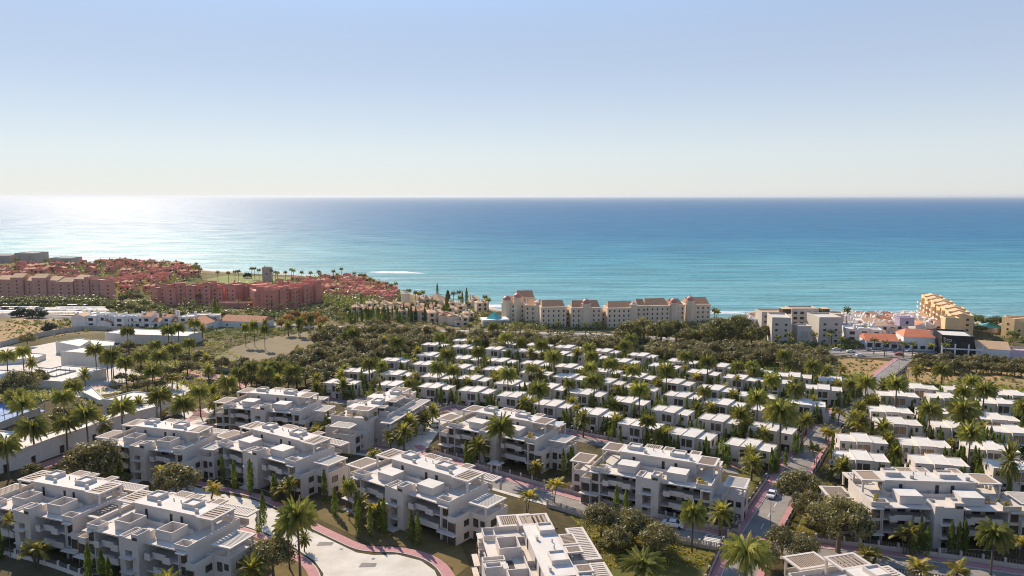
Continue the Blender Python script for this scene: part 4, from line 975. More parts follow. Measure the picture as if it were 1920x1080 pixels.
flat_roof('club_hall', [(192, 749), (250, 734), (338, 742), (296, 758)], 6.0, 'white flat club hall with a palm shadow on its roof', wins=5)
flat_roof('club_building', [(-60, 868), (44, 842), (97, 822), (160, 802), (222, 781), (292, 763), (284, 752), (210, 774), (160, 793), (110, 806), (77, 817), (46, 810), (-20, 807), (-70, 812)], 6.0, 'long curved white club building with windows below the courts', wins=6)
flat_roof('club_store', [(168, 722), (196, 748), (186, 751), (150, 733)], 2.0, 'low white ramp roof beside the flat club hall')
flat_roof('club_pool_house', [(0, 662), (60, 662), (86, 664), (70, 671), (0, 676)], 2.5, 'small white pool house left of the club hall')
def court_fence(a, c2, label):
    t = thing('court_fence', (0, 0, 0), 0, label, 'court fence', 'fences of the blue courts'); c = resample(W2([a, c2]), 3); b = MB()
    for p in c: z = T(*p); b.box(p[0] - .06, p[0] + .06, p[1] - .06, p[1] + .06, z - .2, z + 3.0)
    b.build('post', 'cargrey', t)['kind'] = 'stuff'; r = MB()
    for p, q in zip(c, c[1:]):
        for h in (1.0, 2.9): r.quad((*p, T(*p) + h), (*q, T(*q) + h), (*q, T(*q) + h + .06), (*p, T(*p) + h + .06))
    r.build('rail', 'cargrey', t)
court_fence((-40, 768), (60, 744), 'dark fence behind the upper blue court'); court_fence((-40, 790), (66, 762), 'dark fence between the two blue courts'); court_fence((-40, 804), (84, 770), 'dark fence before the lower blue court'); court_fence((60, 744), (92, 746), 'dark fence at the right end of the blue courts')

# white shade sails on the roof terrace of the block with the shade sail
v = P(1042, 806, 9.2); t = thing('shade_sail', (v.x, v.y, T(v.x, v.y) + 8.8), rad(-31), 'white triangular shade sails over the roof terrace right of the brown pergola', 'shade sail')
b = MB(); b.quad((-2.4, -1.5, 2.9), (2.2, -1.9, 2.1), (1.9, 1.9, 2.9), (-1.2, 1.3, 2.2)); b.quad((-2.4, -1.5, 2.88), (-1.2, 1.3, 2.18), (1.9, 1.9, 2.88), (2.2, -1.9, 2.08)); b.build('canvas', 'purewhite', t)
for x, y, h in ((-2.4, -1.5, 2.9), (2.2, -1.9, 2.1), (1.9, 1.9, 2.9)): b = MB(); b.tube([(x, y, -.2), (x, y, h)], [.05, .04], 5); b.build('pole', 'metal', t)
def lounger(px, py, rz, label):
    v = P(px, py, 9.0); t = thing('sun_lounger', (v.x, v.y, T(v.x, v.y) + 8.78), rz, label, 'sun lounger', 'sun loungers on the roof terraces')
    b = MB(); b.box(-.35, .35, -1, .5, .28, .4); b.quad((-.35, .5, .4), (.35, .5, .4), (.35, 1.1, .9), (-.35, 1.1, .9)); b.build('cushion', 'wicker', t)
    for x, y in ((-.3, -.9), (.3, -.9), (-.3, .6), (.3, .6)): b = MB(); b.box(x - .04, x + .04, y - .04, y + .04, 0, .28); b.build('leg', 'wood', t)
# ================================================================ plants near
PLANTS = []      # (object, species phrase, cluster radius key)
def clear_of(v):
    for cx, cy, rz in FOOT:       # nothing grows through an apartment block
        dx, dy = v[0] - cx, v[1] - cy; lx = dx * math.cos(rz) + dy * math.sin(rz); ly = -dx * math.sin(rz) + dy * math.cos(rz)
        if abs(lx) < 23.2 and -11 < ly < 14:
            if abs(lx) > 19.5: lx = math.copysign(24, lx)
            else: ly = -11.8 if ly < 3 else 15.4
            v = (cx + lx * math.cos(rz) - ly * math.sin(rz), cy + lx * math.sin(rz) + ly * math.cos(rz))
    for q, rz in VILLAS:
        dx, dy = v[0] - q.x, v[1] - q.y
        if abs(dx) > 9 or abs(dy) > 9: continue
        lx = dx * math.cos(rz) + dy * math.sin(rz); ly = -dx * math.sin(rz) + dy * math.cos(rz)
        if abs(lx) < 8.3 and -5.4 < ly < 4.8:
            if abs(lx) > 6.8: lx = math.copysign(8.9, lx)
            else: ly = -6.1 if ly < 2 else 5.5
            v = (q.x + lx * math.cos(rz) - ly * math.sin(rz), q.y + lx * math.sin(rz) + ly * math.cos(rz))
    return v
def plant(proto, v, species, rz=None, sc=1.0, zoff=0.0):
    v = clear_of(v)
    o = proto.place((v[0], v[1], T(v[0], v[1]) - zoff), random.uniform(0, 6.28) if rz is None else rz, sc); PLANTS.append((o, species)); return o
weeps = [(make_palm('weep', h, 4.2, 54, s), h) for s, h in enumerate((10.5, 11.8, 9.2))]
dates = [(make_palm('date', h, 3.3, 46, 20 + s), h) for s, h in enumerate((5.0, 6.2, 4.2))]
areca = [(make_palm('areca', h, 2.6, 15, 40 + s, multi=m), h) for s, (h, m) in enumerate(((4.2, 4), (5.0, 3), (7.0, 1)))]
wl = {}
def put_palm(kind, px, py, rpx=None, base=None, species=None):
    """crown centre at a photograph pixel; rpx = crown radius in pixels; base = pixel row of the foot when it shows"""
    fam = {'W': weeps, 'D': dates, 'A': areca}[kind]; R0 = {'W': 3.6, 'D': 3.3, 'A': 2.6}[kind]
    pr, h = fam[random.randrange(len(fam))] if kind != 'A' else fam[random.randrange(2)]
    k = 1.0
    for _ in range(3):
        v = P(px, py, h * k * .97)
        if base: v = P(px, base); k = (v.y / FPX) * (base - py) / (h * .97)
        elif rpx: k = max(.55, min(1.5, rpx * v.y / FPX / R0)); 
        else: k = 1.0
    k2 = k
    if rpx and base: k2 = max(.5, min(1.8, rpx * v.y / FPX / R0))
    rr = random.uniform(.92, 1.08)
    plant(pr, v, species or {'W': 'drooping palm', 'D': 'stiff date palm', 'A': 'yellowish areca palm'}[kind], sc=(k2 * rr, k2 * rr, k))
W_ = [(745,644),(829,633),(839,667),(897,662),(821,692),(944,636),(961,700),(1015,648),(1035,670),(1034,674),(1109,670),(1146,685),(1179,648),(1184,637),(1119,715),(1199,734),(1250,697),(1291,667),(1327,681),
      (1471,667),(1446,718),(1421,750),(1534,687),(1491,732),(1624,720),(1682,722),(1767,696),(1807,738),(1845,734),(1744,772),(1915,766),(1819,816),(692,684),(652,629),(663,627),(924,614),
      (40,761),(162,780),(227,767),(137,727),(119,747),(285,699),(449,701),(426,720),(374,736),(345,760),(239,622),(334,617),(315,622),(364,608),(290,649),(327,656),(354,644),(264,670),(300,670),(235,681),
      (207,667),(42,661),(179,659),(200,672),(211,674),(12,670),(30,745),(1027,725),(300,745),(470,690),(505,688),(525,690),(548,698),(497,700)]
D_ = [(594,712),(996,662),(1082,664),(1095,704),(1230,725),(1375,745),(1435,705),(1335,767),(1399,786),(996,750),(1071,759),(1094,787),(1147,761),(1152,791),(921,827),(1246,817),(1401,794),(1431,817),(1524,755),
      (1617,766),(1627,755),(1640,755),(1615,790),(1600,785),(1657,725),(1550,694),(1482,720),(1407,855),(1512,790),(1720,696),(1909,742),(1777,800),(1650,797),(1675,826),(1569,862),(839,702),(887,710),(880,645),(1021,700),(880,720),
      (1138,878),(1410,869),(1366,935),(400,1050),(447,1066),(192,797),(391,696),(400,736),(407,755),(401,757),(285,754),(260,761),(310,755),(379,616),(387,674),(390,690),(59,681),(159,704),(497,607),(540,612),(560,612),(583,604),(600,615),
      (635,640),(720,690),(555,712),(520,715),(660,715),(748,790),(775,785),(797,772),(757,812),(668,770),(640,705),(720,640)]
A_ = [(700,718),(939,697),(1159,726),(1196,704),(1172,690),(1154,654),(1126,685),(1356,731),(1311,701),(1414,706),(1269,717),(1171,755),(1572,772),(1549,804),(1561,812),(1530,842),(1844,799),(1810,838),(1551,809),(1615,800),
      (1007,872),(1038,908),(988,930),(1632,952),(1679,980),(1815,969),(1732,1060),(1790,1066),(1632,1038),(1909,1016),(130,1016),(103,1027),(322,847),(355,841),(380,855),(394,913),(322,707),(331,707),(305,775),
      (677,790),(700,800),(690,815),(655,815),(704,850),(660,806),(608,885),(575,890),(512,770),(548,785),(688,945),(710,950),(1575,690),(615,690),(650,690),(560,655),(770,700),(905,695)]
for p in W_: put_palm('W', *p)
for p in D_: put_palm('D', *p)
for p in A_: put_palm('A', *p)
put_palm('W', 1461, 769, 33, 858, 'huge drooping palm'); put_palm('W', 937, 805, 27, None, 'large feathery palm'); put_palm('W', 563, 962, 33, 1082, 'tall feathery palm'); put_palm('W', 543, 982, 24, 1066, 'slender feathery palm')
put_palm('D', 570, 1012, 16, None, 'small dark date palm'); put_palm('W', 1297, 958, 28, 1036, 'thick-trunked feathery palm'); put_palm('W', 1396, 1030, 46, 1135, 'huge bright feathery palm'); put_palm('W', 1204, 1052, 45, 1130, 'broad drooping palm')
put_palm('W', 1898, 930, 26, None, 'tall drooping palm'); put_palm('W', 1857, 997, 34, 1078, 'broad drooping palm'); put_palm('W', 67, 800, 30, 868, 'tall feathery palm'); put_palm('W', 127, 792, 24, 850, 'feathery palm with a stout trunk')
put_palm('W', 12, 838, 26, None, 'broad drooping palm'); put_palm('W', 1794, 760, 28, 835, 'huge feathery palm'); put_palm('D', 1866, 847, 22, 905, 'broad date palm'); put_palm('W', 703, 893, 12, 955, 'thin feathery palm'); areca = areca[2:] * 3; put_palm('A', 117, 938, 14, 1010, 'tall thin areca palm')
put_palm('W', 1230, 782, 16, None, 'feathery palm')
# lone thin palms on the meadow
for x, y, b0 in ((497, 618, 655), (478, 612, 650), (461, 615, 650), (563, 603, 632), (583, 598, 635), (541, 605, 628)): put_palm('W', x, y, 8, b0, 'thin lone palm')
# round trees
rnd_hi = [make_round(7.5, 4.2, 3, 46, 120, .21), make_round(7.0, 4.0, 5, 40, 130, .21)]
tall_tree = make_round(9.5, 5.0, 8, 60, 120, .22, trunk_r=.32, open_=True)
rnd = [make_round(6.5, 3.8, 11, 30, 80, .28), make_round(6.0, 3.5, 12, 26, 80, .28), make_round(7.0, 4.0, 13, 34, 75, .28)]
def put_round(px, py, rpx, hi=False, pr=None, species='round brown-green tree', base_R=3.7, H=4.6):
    pr = pr or random.choice(rnd_hi if hi else rnd); k = 1
    for _ in range(3): v = P(px, py, H * k); k = rpx * v.y / FPX / base_R
    plant(pr, v, species, sc=(k, k, k * random.uniform(.92, 1.06)))
for a_ in ((172, 862, 50), (328, 890, 42), (491, 1028, 44), (1128, 966, 36), (1188, 970, 40), (1238, 1003, 38), (1160, 1000, 30), (1215, 990, 30)): put_round(*a_, hi=True)
for a_ in ((1505, 1020, 34), (1468, 1004, 32), (1440, 1034, 28), (61, 880, 20), (235, 893, 12), (395, 945, 12), (218, 885, 12)): put_round(*a_, hi=True, species='low rounded tree')
put_round(1497, 898, 52, pr=tall_tree, base_R=5, H=6.5, species='tall spreading tree with a pale forked trunk'); put_round(1575, 958, 66, pr=tall_tree, base_R=5, H=6.5, species='tall spreading tree with a pale forked trunk'); put_round(1520, 940, 42, pr=tall_tree, base_R=5, H=6.5, species='tall spreading tree with a pale forked trunk')
for a_ in ((37, 707, 34), (68, 703, 20), (10, 725, 22), (150, 758, 25), (116, 768, 26), (241, 641, 19), (222, 654, 14), (380, 660, 22), (415, 676, 16), (441, 680, 14), (455, 672, 14), (350, 680, 20), (300, 715, 12), (275, 712, 16), (50, 632, 15), (390, 668, 14),
           (250, 705, 15), (228, 700, 14), (262, 690, 14), (310, 690, 14), (345, 668, 14), (330, 690, 14), (270, 655, 12), (320, 640, 12), (420, 735, 12), (440, 730, 12), (470, 728, 12)): put_round(*a_)
BELT = [(625, 672), (655, 678), (695, 640), (715, 642), (780, 612), (700, 600), (640, 640), (610, 640), (590, 645), (560, 655), (530, 668), (580, 655), (600, 630), (630, 622), (650, 628), (845, 622), (860, 628), (480, 700), (460, 706), (520, 700), (587, 690), (605, 682), (621, 674), (639, 680), (655, 667), (670, 664), (670, 677), (690, 665), (705, 656), (721, 654), (767, 641), (750, 648), (735, 650), (572, 696), (556, 700), (540, 703), (600, 695), (622, 688),
        (605, 659), (634, 655), (649, 659), (670, 642), (685, 639), (711, 641), (725, 634), (690, 650), (655, 648), (620, 660), (590, 664), (575, 668), (560, 672), (545, 675), (530, 682), (515, 684), (500, 690), (485, 682),
        (740, 622), (757, 628), (775, 620), (790, 629), (806, 617), (822, 624), (700, 626), (680, 628), (722, 618), (660, 618), (640, 615), (685, 612), (705, 610), (620, 610), (742, 634), (770, 633), (800, 632), (735, 612), (760, 614), (780, 640)]
for p in BELT: put_round(p[0], p[1], random.uniform(18, 24) * (1 if p[1] > 650 else .85), species='dense brown-green tree of the belt')
random.seed(11)
for x in range(885, 1530, 13):
    y0 = 634 + (x - 885) * .045
    if x > 1200: y0 = 648 + (x - 1200) * .04
    for dy in (-8, 0, 9):
        if dy == 9 and x < 1180: continue
        put_round(x + random.uniform(-5, 5), y0 + dy + random.uniform(-2, 2), random.uniform(14, 20), species='dense dark tree of the belt')
for a_ in ((1497, 664, 22), (1518, 660, 20), (1540, 654, 20), (1505, 684, 20), (1522, 676, 20), (1470, 658, 18), (1555, 668, 16), (1480, 678, 16), (1540, 672, 16)): put_round(*a_, species='tall dark tree')
for x in range(1722, 2000, 14):
    for dy in (0, 12): put_round(x + random.uniform(-4, 4), 665 + (x - 1722) * .06 + dy * .8 + random.uniform(-2, 2), random.uniform(13, 17), species='dark roadside tree')
# big olive-green trees before the hotel
big = make_round(11, 6.0, 31, 60, 110, .32, leaf='olive', trunk_r=.4)
for x, y, r_ in ((1180, 625, 27), (1207, 615, 28), (1240, 622, 28), (1268, 617, 24), (1290, 628, 22), (1310, 632, 18), (1350, 620, 34), (1385, 612, 34), (1410, 626, 26), (1340, 635, 22), (1155, 638, 16), (1437, 620, 17), (1443, 606, 14)):
    put_round(x, y, r_, pr=big, base_R=5.6, H=6.5, species='big olive-green tree')
# cypresses
cyps = [make_cypress(6.4, .8, 620, 61, size=.26), make_cypress(5.6, .72, 560, 62, size=.26), make_cypress(7.0, .85, 660, 63, size=.26)]
cyp_big = [make_cypress(8.6, 1.05, 1100, 64, size=.24), make_cypress(7.6, .95, 1000, 65, size=.24)]
NC = [0]
def put_cyp(v, big_=False, sc=1.0, species='slim cypress'):
    NC[0] += 1; plant(random.choice(cyp_big if big_ else cyps), v, species, sc=(sc, sc, sc * random.uniform(.85, 1.12)))
random.seed(5); extra = []
SL = [(-8.7, -3.8), (-8.4, -5.4), (8.8, -4.6), (5.6, -5.6), (3.8, -5.9), (9.1, -2.4), (-4.0, -5.5), (-5.4, -5.9), (8.9, 2.8), (7.2, -5.9)]
order = sorted(range(len(VILLAS)), key=lambda i: VILLAS[i][0].y)
for i in order:
    v, rz = VILLAS[i]; n = 4 if v.y < 330 else 3; sl_ = random.sample(SL, n)
    for x, y in sl_:
        x += random.uniform(-.5, .5); y += random.uniform(-.5, .5)
        q = Vector((v.x + x * math.cos(rz) - y * math.sin(rz), v.y + x * math.sin(rz) + y * math.cos(rz)))
        if NC[0] < 228: put_cyp(q, sc=random.uniform(.75, 1.1))
        else: extra.append(q)
    for _ in range(9 if v.y > 330 else 7):
        x, y = random.choice(SL); x += random.uniform(-1, 1); y += random.uniform(-1, 1); extra.append(Vector((v.x + x * math.cos(rz) - y * math.sin(rz), v.y + x * math.sin(rz) + y * math.cos(rz))))
for px, py in ((655, 935), (668, 950), (690, 975), (701, 968), (735, 985), (744, 988), (752, 984), (790, 1008), (802, 1012), (500, 915), (474, 905), (549, 925), (556, 925), (609, 942), (418, 895), (486, 1000), (494, 985), (250, 1075), (259, 1080), (242, 1060), (30, 1035), (42, 1030), (54, 1025), (20, 1020),
               (288, 880), (280, 882), (271, 884), (915, 855), (908, 853), (922, 856), (1200, 938), (1070, 890), (1056, 893), (1063, 880), (1176, 925), (1188, 930), (1690, 1020), (1705, 1022), (1717, 1022), (1757, 1020), (1771, 1022), (1784, 1024), (595, 925), (720, 832), (728, 836), (735, 815), (627, 820), (634, 824), (672, 1000), (695, 1008)):
    put_cyp(P(px, py), True, random.uniform(.85, 1.05), 'dark cypress')
for k in range(44):
    x = 655 + k * 4.2; put_cyp(P(x + random.uniform(-3, 3), 603 + random.uniform(-4, 3) - (3 if x > 780 else 0)), True, random.uniform(.9, 1.5), 'dark cypress of the dense row')
for x, y, s in ((838, 598, 2.2), (867, 572, 1.5), (875, 574, 1.7), (678, 585, 1.7), (404, 602, 1.9), (410, 602, 1.6), (820, 555, 1.4)): put_cyp(P(x, y), True, s, 'tall dark cypress')
random.seed(23)
for i in order:       # small palms in the villa gardens
    v, rz = VILLAS[i]
    if random.random() < .62:
        x, y = random.choice(((-8.8, -4.8), (9.2, -5.2), (0.5, -6.6), (9.4, 1.0), (-9.0, 2.5))); q = Vector((v.x + x * math.cos(rz) - y * math.sin(rz), v.y + x * math.sin(rz) + y * math.cos(rz)))
        fam, sp, k = random.choice(((dates, 'small date palm', .85), (areca, 'small areca palm', .8), (weeps, 'drooping palm', .78))); plant(random.choice(fam)[0], q, sp, sc=random.uniform(.85, 1.15) * k)
# the many further slim cypresses between the villas: one mass
src = [c for c in cyps[1].root.children if c.name.startswith('crown')][0].data; mb = MB(); vs = [tuple(v.co) for v in src.vertices]
for q in extra:
    s = random.uniform(.85, 1.25); z = T(q.x, q.y); a = random.uniform(0, 6); ca, sa = math.cos(a) * s, math.sin(a) * s; i = len(mb.v)
    mb.v += [(q.x + x * ca - y * sa, q.y + x * sa + y * ca, z + zz * s) for x, y, zz in vs[:1200]]
    mb.f += [(i + k, i + k + 1, i + k + 2, i + k + 3) for k in range(0, 1200, 4)]; mb.m += [0] * 300
tag(mb.build('distant_cypress', 'cyp'), 'further slim cypresses crowded between the rows of villas', 'cypresses', kind='stuff')
# undergrowth between villas and blocks
def undergrowth(name, polys, n, leaf, size, label, h=(.3, 1.3), seed=1, per=16, avoid=True):
    r = random.Random(seed); b = MB(); W = [[P(*p).xy for p in poly] for poly in polys]
    def inside(p, poly):
        c = False
        for i in range(len(poly)):
            a, d = poly[i], poly[i - 1]
            if (a.y > p.y) != (d.y > p.y) and p.x < (d.x - a.x) * (p.y - a.y) / (d.y - a.y) + a.x: c = not c
        return c
    cnt = 0; tries = 0
    roads = [(lo, 6.3), (up, 5.0), (hi, 5.6), (pa, 2.6), (pb_, 2.6), (br, 2)]
    rp = [(Vector(q), w_) for l_, w_ in roads for q in resample(l_, 3)]
    while cnt < n and tries < n * 12:
        tries += 1; poly = W[r.randrange(len(W))]; xs = [p.x for p in poly]; ys = [p.y for p in poly]
        p = Vector((r.uniform(min(xs), max(xs)), r.uniform(min(ys), max(ys))))
        if not inside(p, poly): continue
        if avoid:
            bad = False
            for v, rz in VILLAS:
                d = p - v.xy
                if abs(d.x) < 10 and abs(d.y) < 10:
                    lx = d.x * math.cos(rz) + d.y * math.sin(rz); ly = -d.x * math.sin(rz) + d.y * math.cos(rz)
                    if abs(lx) < 8.0 and -6.0 < ly < 4.7: bad = True; break
            if bad or any((p - q).length < w_ for q, w_ in rp): continue
            for cx, cy, rz in FOOT:
                d = p - Vector((cx, cy)); lx = d.x * math.cos(rz) + d.y * math.sin(rz); ly = -d.x * math.sin(rz) + d.y * math.cos(rz)
                if abs(lx) < 23.5 and -11 < ly < 14.5: bad = True; break
            if bad: continue
        cnt += 1; hh = r.uniform(*h); leaf_cloud(b, Vector((p.x, p.y, T(p.x, p.y) + hh * .3)), hh * 1.1, hh * 1.1, hh * .8, per, size, r, .3)
    o = b.build(name, leaf); tag(o, label, name.replace('_', ' '), kind='stuff')
undergrowth('undergrowth', [[(590, 750), (640, 690), (800, 640), (880, 632), (1300, 665), (1580, 700), (1640, 705), (1500, 830), (1440, 890), (1100, 822), (860, 765)]], 5400, 'cyp', .34, 'low dark garden planting between the central villas', seed=2, h=(.7, 3.2))
undergrowth('undergrowth', [[(1560, 870), (1590, 790), (1700, 715), (1960, 725), (1990, 900)]], 1100, 'cyp', .3, 'low dark garden planting between the right villas', seed=3, h=(.5, 2.2))
undergrowth('shrubs', [[(380, 960), (480, 920), (560, 930), (700, 1000), (860, 1050), (900, 960), (760, 830), (560, 810), (420, 790), (240, 830), (180, 900)], [(1060, 950), (1350, 1000), (1330, 1060), (1140, 1070)], [(1460, 900), (1560, 870), (1620, 1000), (1440, 1040)]], 620, 'areca', .2, 'small light green shrubs around the apartment gardens', seed=4, h=(.3, .9))
undergrowth('garden_planting', [[(130, 760), (240, 700), (300, 660), (480, 690), (560, 720), (440, 765), (300, 760)], [(-40, 740), (60, 720), (120, 740), (60, 760)], [(230, 650), (420, 640), (470, 700), (300, 700)]], 1500, 'weep', .34, 'low planting under the club palms', h=(.5, 2.0), seed=6)
undergrowth('scrub', [[(1340, 668), (1600, 668), (1660, 682), (1600, 722), (1450, 700)], [(1710, 690), (1760, 683), (1960, 695), (1960, 735), (1800, 722), (1710, 715)], [(-40, 610), (160, 600), (180, 620), (40, 645)], [(400, 660), (480, 640), (560, 625), (620, 615), (560, 610), (440, 630)]], 1000, 'far', .4, 'dry scrub and bushes on the open fields', h=(.3, 1.1), seed=7, avoid=False)
# cars
cw, cr, cg = make_car('car'), make_car('carred'), make_car('cargrey')
def put_car(pr, px, py, rz, label, k=1.0): o = pr.place(P(px, py), rz, k); o.location.z += .05; tag(o, label, 'car', 'cars on the streets and car parks')
put_car(cw, 817, 801, rad(-30), 'white car parked in the sunlit forecourt by the shade sail block', 1.15)
put_car(cw, 1262, 988, rad(-22), 'white car on the lower street before the street corner block', 1.15)
put_car(cw, 1447, 931, rad(60), 'white car driving on the rising street beside the street corner block', 1.1)
put_car(cw, 1595, 661, rad(-4), 'white car on the far lane of the coast highway'); put_car(cw, 1613, 668, rad(-4), 'white car on the near lane of the coast highway'); put_car(cr, 1685, 666, rad(-4), 'red car on the coast highway'); put_car(cw, 1568, 657, rad(-4), 'white car furthest left on the coast highway')
for i, (x, y, p_) in enumerate(((1637, 655, cw), (1655, 657, cg), (1671, 652, cw), (1675, 658, cg), (1690, 654, cw), (1703, 654, cw), (1704, 659, cw), (1628, 658, cg), (1712, 657, cr))): put_car(p_, x, y, rad(70 if i % 2 else 20), 'parked %s car, %s from the left before the orange-roofed shops' % ({id(cw): 'white', id(cg): 'grey', id(cr): 'red'}[id(p_)], ordn(i + 1)))
# street lamps
def make_lamp():
    t = thing('street_lamp'); b = MB(); b.tube([(0, 0, 0), (0, 0, 5.5), (.3, 0, 5.9), (1.3, 0, 6.0)], [.09, .06, .05, .05], 6); b.build('pole', 'metal', t)
    b = MB(); b.box(1.0, 1.7, -.14, .14, 5.9, 6.05); b.build('lamp_head', 'metal', t); return Proto(t)
lp = make_lamp()
for x, y, wh in ((1350, 1002, 'by the wall of the street corner block'), (1444, 985, 'on the right side of the rising street'), (1685, 700, 'in the middle of the street near the highway'), (1703, 712, 'at the right edge of the street near the highway'), (1672, 690, 'where the street meets the highway'), (883, 862, 'before the shade sail block'), (793, 828, 'at the edge of the forecourt'), (1535, 795, 'at the bend of the rising street'), (625, 756, 'by the front villa wall'), (1662, 668, 'tall, on the verge of the coast highway')):
    tag(lp.place(P(x, y), random.uniform(0, 6)), 'slim grey street lamp ' + wh, 'street lamp', 'street lamps')

for k, (x, y) in enumerate(((700, 1048), (640, 1030), (560, 1000), (1000, 925), (1110, 955), (1230, 985), (1330, 1006), (1450, 960), (1475, 915), (760, 830), (1600, 1042), (1720, 1060))):
    v = P(x, y); b = MB(); b.lathe(0, 0, [(.42, .0), (.42, .012)], 12); o = b.build('manhole_cover', 'cargrey'); o.location = (v.x, v.y, v.z + .045); tag(o, 'round dark manhole cover in the paving, %s counted from the cul-de-sac outwards' % ordn(k + 1), 'manhole cover', 'manhole covers')
for k, (x, y) in enumerate(((690, 1060), (740, 1090), (610, 1020), (790, 815), (1380, 1015), (1440, 975))):
    v = P(x, y).xy; q = [(v.x - 1.8, v.y - .9), (v.x + 1.6, v.y - .7), (v.x + 1.7, v.y + .8), (v.x - 1.5, v.y + 1.0)]
    sheet('road_patch', 'asphalt', q, .065, 'darker repaired patch in the road surface, %s from the cul-de-sac' % ordn(k + 1), world=True)
# ================================================================ the coast: highway, town, hotel, shops, beach houses
hw = smooth(W2([(-80, 590), (150, 596), (300, 602), (620, 616), (880, 625), (1130, 629), (1350, 645), (1550, 663), (1700, 668), (1920, 684), (2100, 700)]))
strip('highway', 'asphalt', hw, -7.5, 7.5, .06, 'grey coast highway with two carriageways crossing the whole view', step=10)
strip('median', 'soil', hw, -.7, .7, .12, 'dark planted median of the coast highway', step=10)
strip('verge', 'concrete', hw, 7.5, 10, .07, 'pale service lane beside the coast highway', step=10)
for w0, lb in ((-7.4, 'white edge line on the near side of the highway'), (7.1, 'white edge line on the far side of the highway'), (-4.1, 'white lane line on the near carriageway'), (4.0, 'white lane line on the far carriageway')):
    strip('lane_marking', 'paint', hw, w0, w0 + .25, .075, lb, step=10)
def barrier(d, label):
    t = thing('guard_rail', (0, 0, 0), 0, label, 'guard rail'); c = resample(hw, 8); A = offs(c, d); b = MB()
    for p, q in zip(A, A[1:]): b.quad((*p, T(*p) + .45), (*q, T(*q) + .45), (*q, T(*q) + .8), (*p, T(*p) + .8))
    b.build('rail', 'metal', t)
barrier(-8.2, 'grey guard rail on the near side of the highway'); barrier(8.0, 'grey guard rail between highway and service lane')
sheet('car_park', 'asphalt', [(1600, 652), (1760, 656), (1762, 663), (1598, 660)], .08, 'grey car park before the orange-roofed shops')
sheet('car_park', 'plaza', [(-60, 574), (200, 577), (215, 592), (-60, 590)], .08, 'pale car park on the far left with white shade roofs')
# ---- generic building pieces
def gable(b, x0, x1, y0, y1, z, hr, m=1, o=.3, hip=0.0):
    x0 -= o; x1 += o; y0 -= o; y1 += o; ym = (y0 + y1) / 2; a, c = x0 + hip, x1 - hip
    b.quad((x0, y0, z), (x1, y0, z), (c, ym, z + hr), (a, ym, z + hr), m); b.quad((x1, y1, z), (x0, y1, z), (a, ym, z + hr), (c, ym, z + hr), m)
    b.tri((x0, y1, z), (x0, y0, z), (a, ym, z + hr), m if hip else 0); b.tri((x1, y0, z), (x1, y1, z), (c, ym, z + hr), m if hip else 0)
    b.quad((x0, y0, z), (x0, y1, z), (x1, y1, z), (x1, y0, z), 0)
def make_house(seed, wall, roof, style, name='house'):
    r = random.Random(seed); t = thing(name); b = MB(); rf = MB(); nb = r.choice((2, 3)); x = -5.0
    for k in range(nb):
        wd = r.uniform(3.6, 6); d = r.uniform(6, 9); h = r.choice((3.2, 5.8, 6.2)); y0 = -d / 2 + r.uniform(-1, 1)
        b.box(x, x + wd, y0, y0 + d, -1, h)
        if style == 'flat':
            rf.ring(x, x + wd, y0, y0 + d, h, h + .5, .25, 0); rf.box(x + .25, x + wd - .25, y0 + .25, y0 + d - .25, h, h + .05, 1)
        else: gable(rf, x, x + wd, y0, y0 + d, h + .003, 1.5 if style == 'gable' else 1.2, 1, .25, 0 if style == 'gable' else wd * .35)
        for z in ((.8,) if h < 4 else (.8, 3.6)):
            window(t, x + wd * .3, x + wd * .7, z, z + 1.5, y0, bars=0, glass='dark')
        x += wd - .003 * k + .01
    if r.random() < .5: b.box(-1, .2, -1, .2, 5, 8.0)
    b.build('wall', wall, t); rf.build('roof', [wall, roof], t)
    if style != 'flat':
        c = MB(); c.box(-2.6, -1.9, .5, 1.2, 3, 8.2); c.build('chimney', wall, t)
    return Proto(t)
red_h = [make_house(s, 'red', 'red', 'flat', 'red_house') for s in (1, 2, 3)] + [make_house(4, 'red', 'tile', 'hip', 'red_house')]
white_h = [make_house(s, 'purewhite', ('tan', 'tile', 'roof')[s % 3], ('gable', 'gable', 'flat')[s % 3], 'white_house') for s in (10, 11, 12, 13)]
cream_h = [make_house(s, 'cream', ('tan', 'tile')[s % 2], 'hip', 'cream_house') for s in (20, 21, 22)]
def spread(poly, n, dmin, seed):
    """n points in a photograph polygon, at least dmin metres apart"""
    r = random.Random(seed); W = W2(poly); xs = [p[0] for p in W]; ys = [p[1] for p in W]; out = []; tries = 0
    while len(out) < n and tries < 6000:
        tries += 1; p = (r.uniform(min(xs), max(xs)), r.uniform(min(ys), max(ys))); c = False
        for i in range(len(W)):
            a, d = W[i], W[i - 1]
            if (a[1] > p[1]) != (d[1] > p[1]) and p[0] < (d[0] - a[0]) * (p[1] - a[1]) / (d[1] - a[1]) + a[0]: c = not c
        if c and all((p[0] - q[0]) ** 2 + (p[1] - q[1]) ** 2 > dmin * dmin for q in out): out.append(p)
    return sorted(out, key=lambda p: p[0] / p[1])
def houses(pts, protos, sc, fmt, cat, group, seed, rz0=0.0):
    r = random.Random(seed); pts = sorted(pts, key=lambda p: p[0] / p[1])
    for i, p in enumerate(pts):
        o = r.choice(protos).place((p[0], p[1], T(*p)), rz0 + r.choice((0, 0, rad(90), rad(-12), rad(14))), r.uniform(.85, 1.15) * sc)
        tag(o, fmt % ordn(i + 1), cat, group); mark(p, 'the ' + (fmt % ordn(i + 1)).split(',')[0]) if False else None
houses(spread([(0, 504), (180, 499), (330, 503), (370, 520), (300, 538), (0, 532)], 70, 12, 1), red_h, 1.2, 'small red house in the trees behind the brown-red block, %s from the left', 'house', 'red houses of the old town', 1)
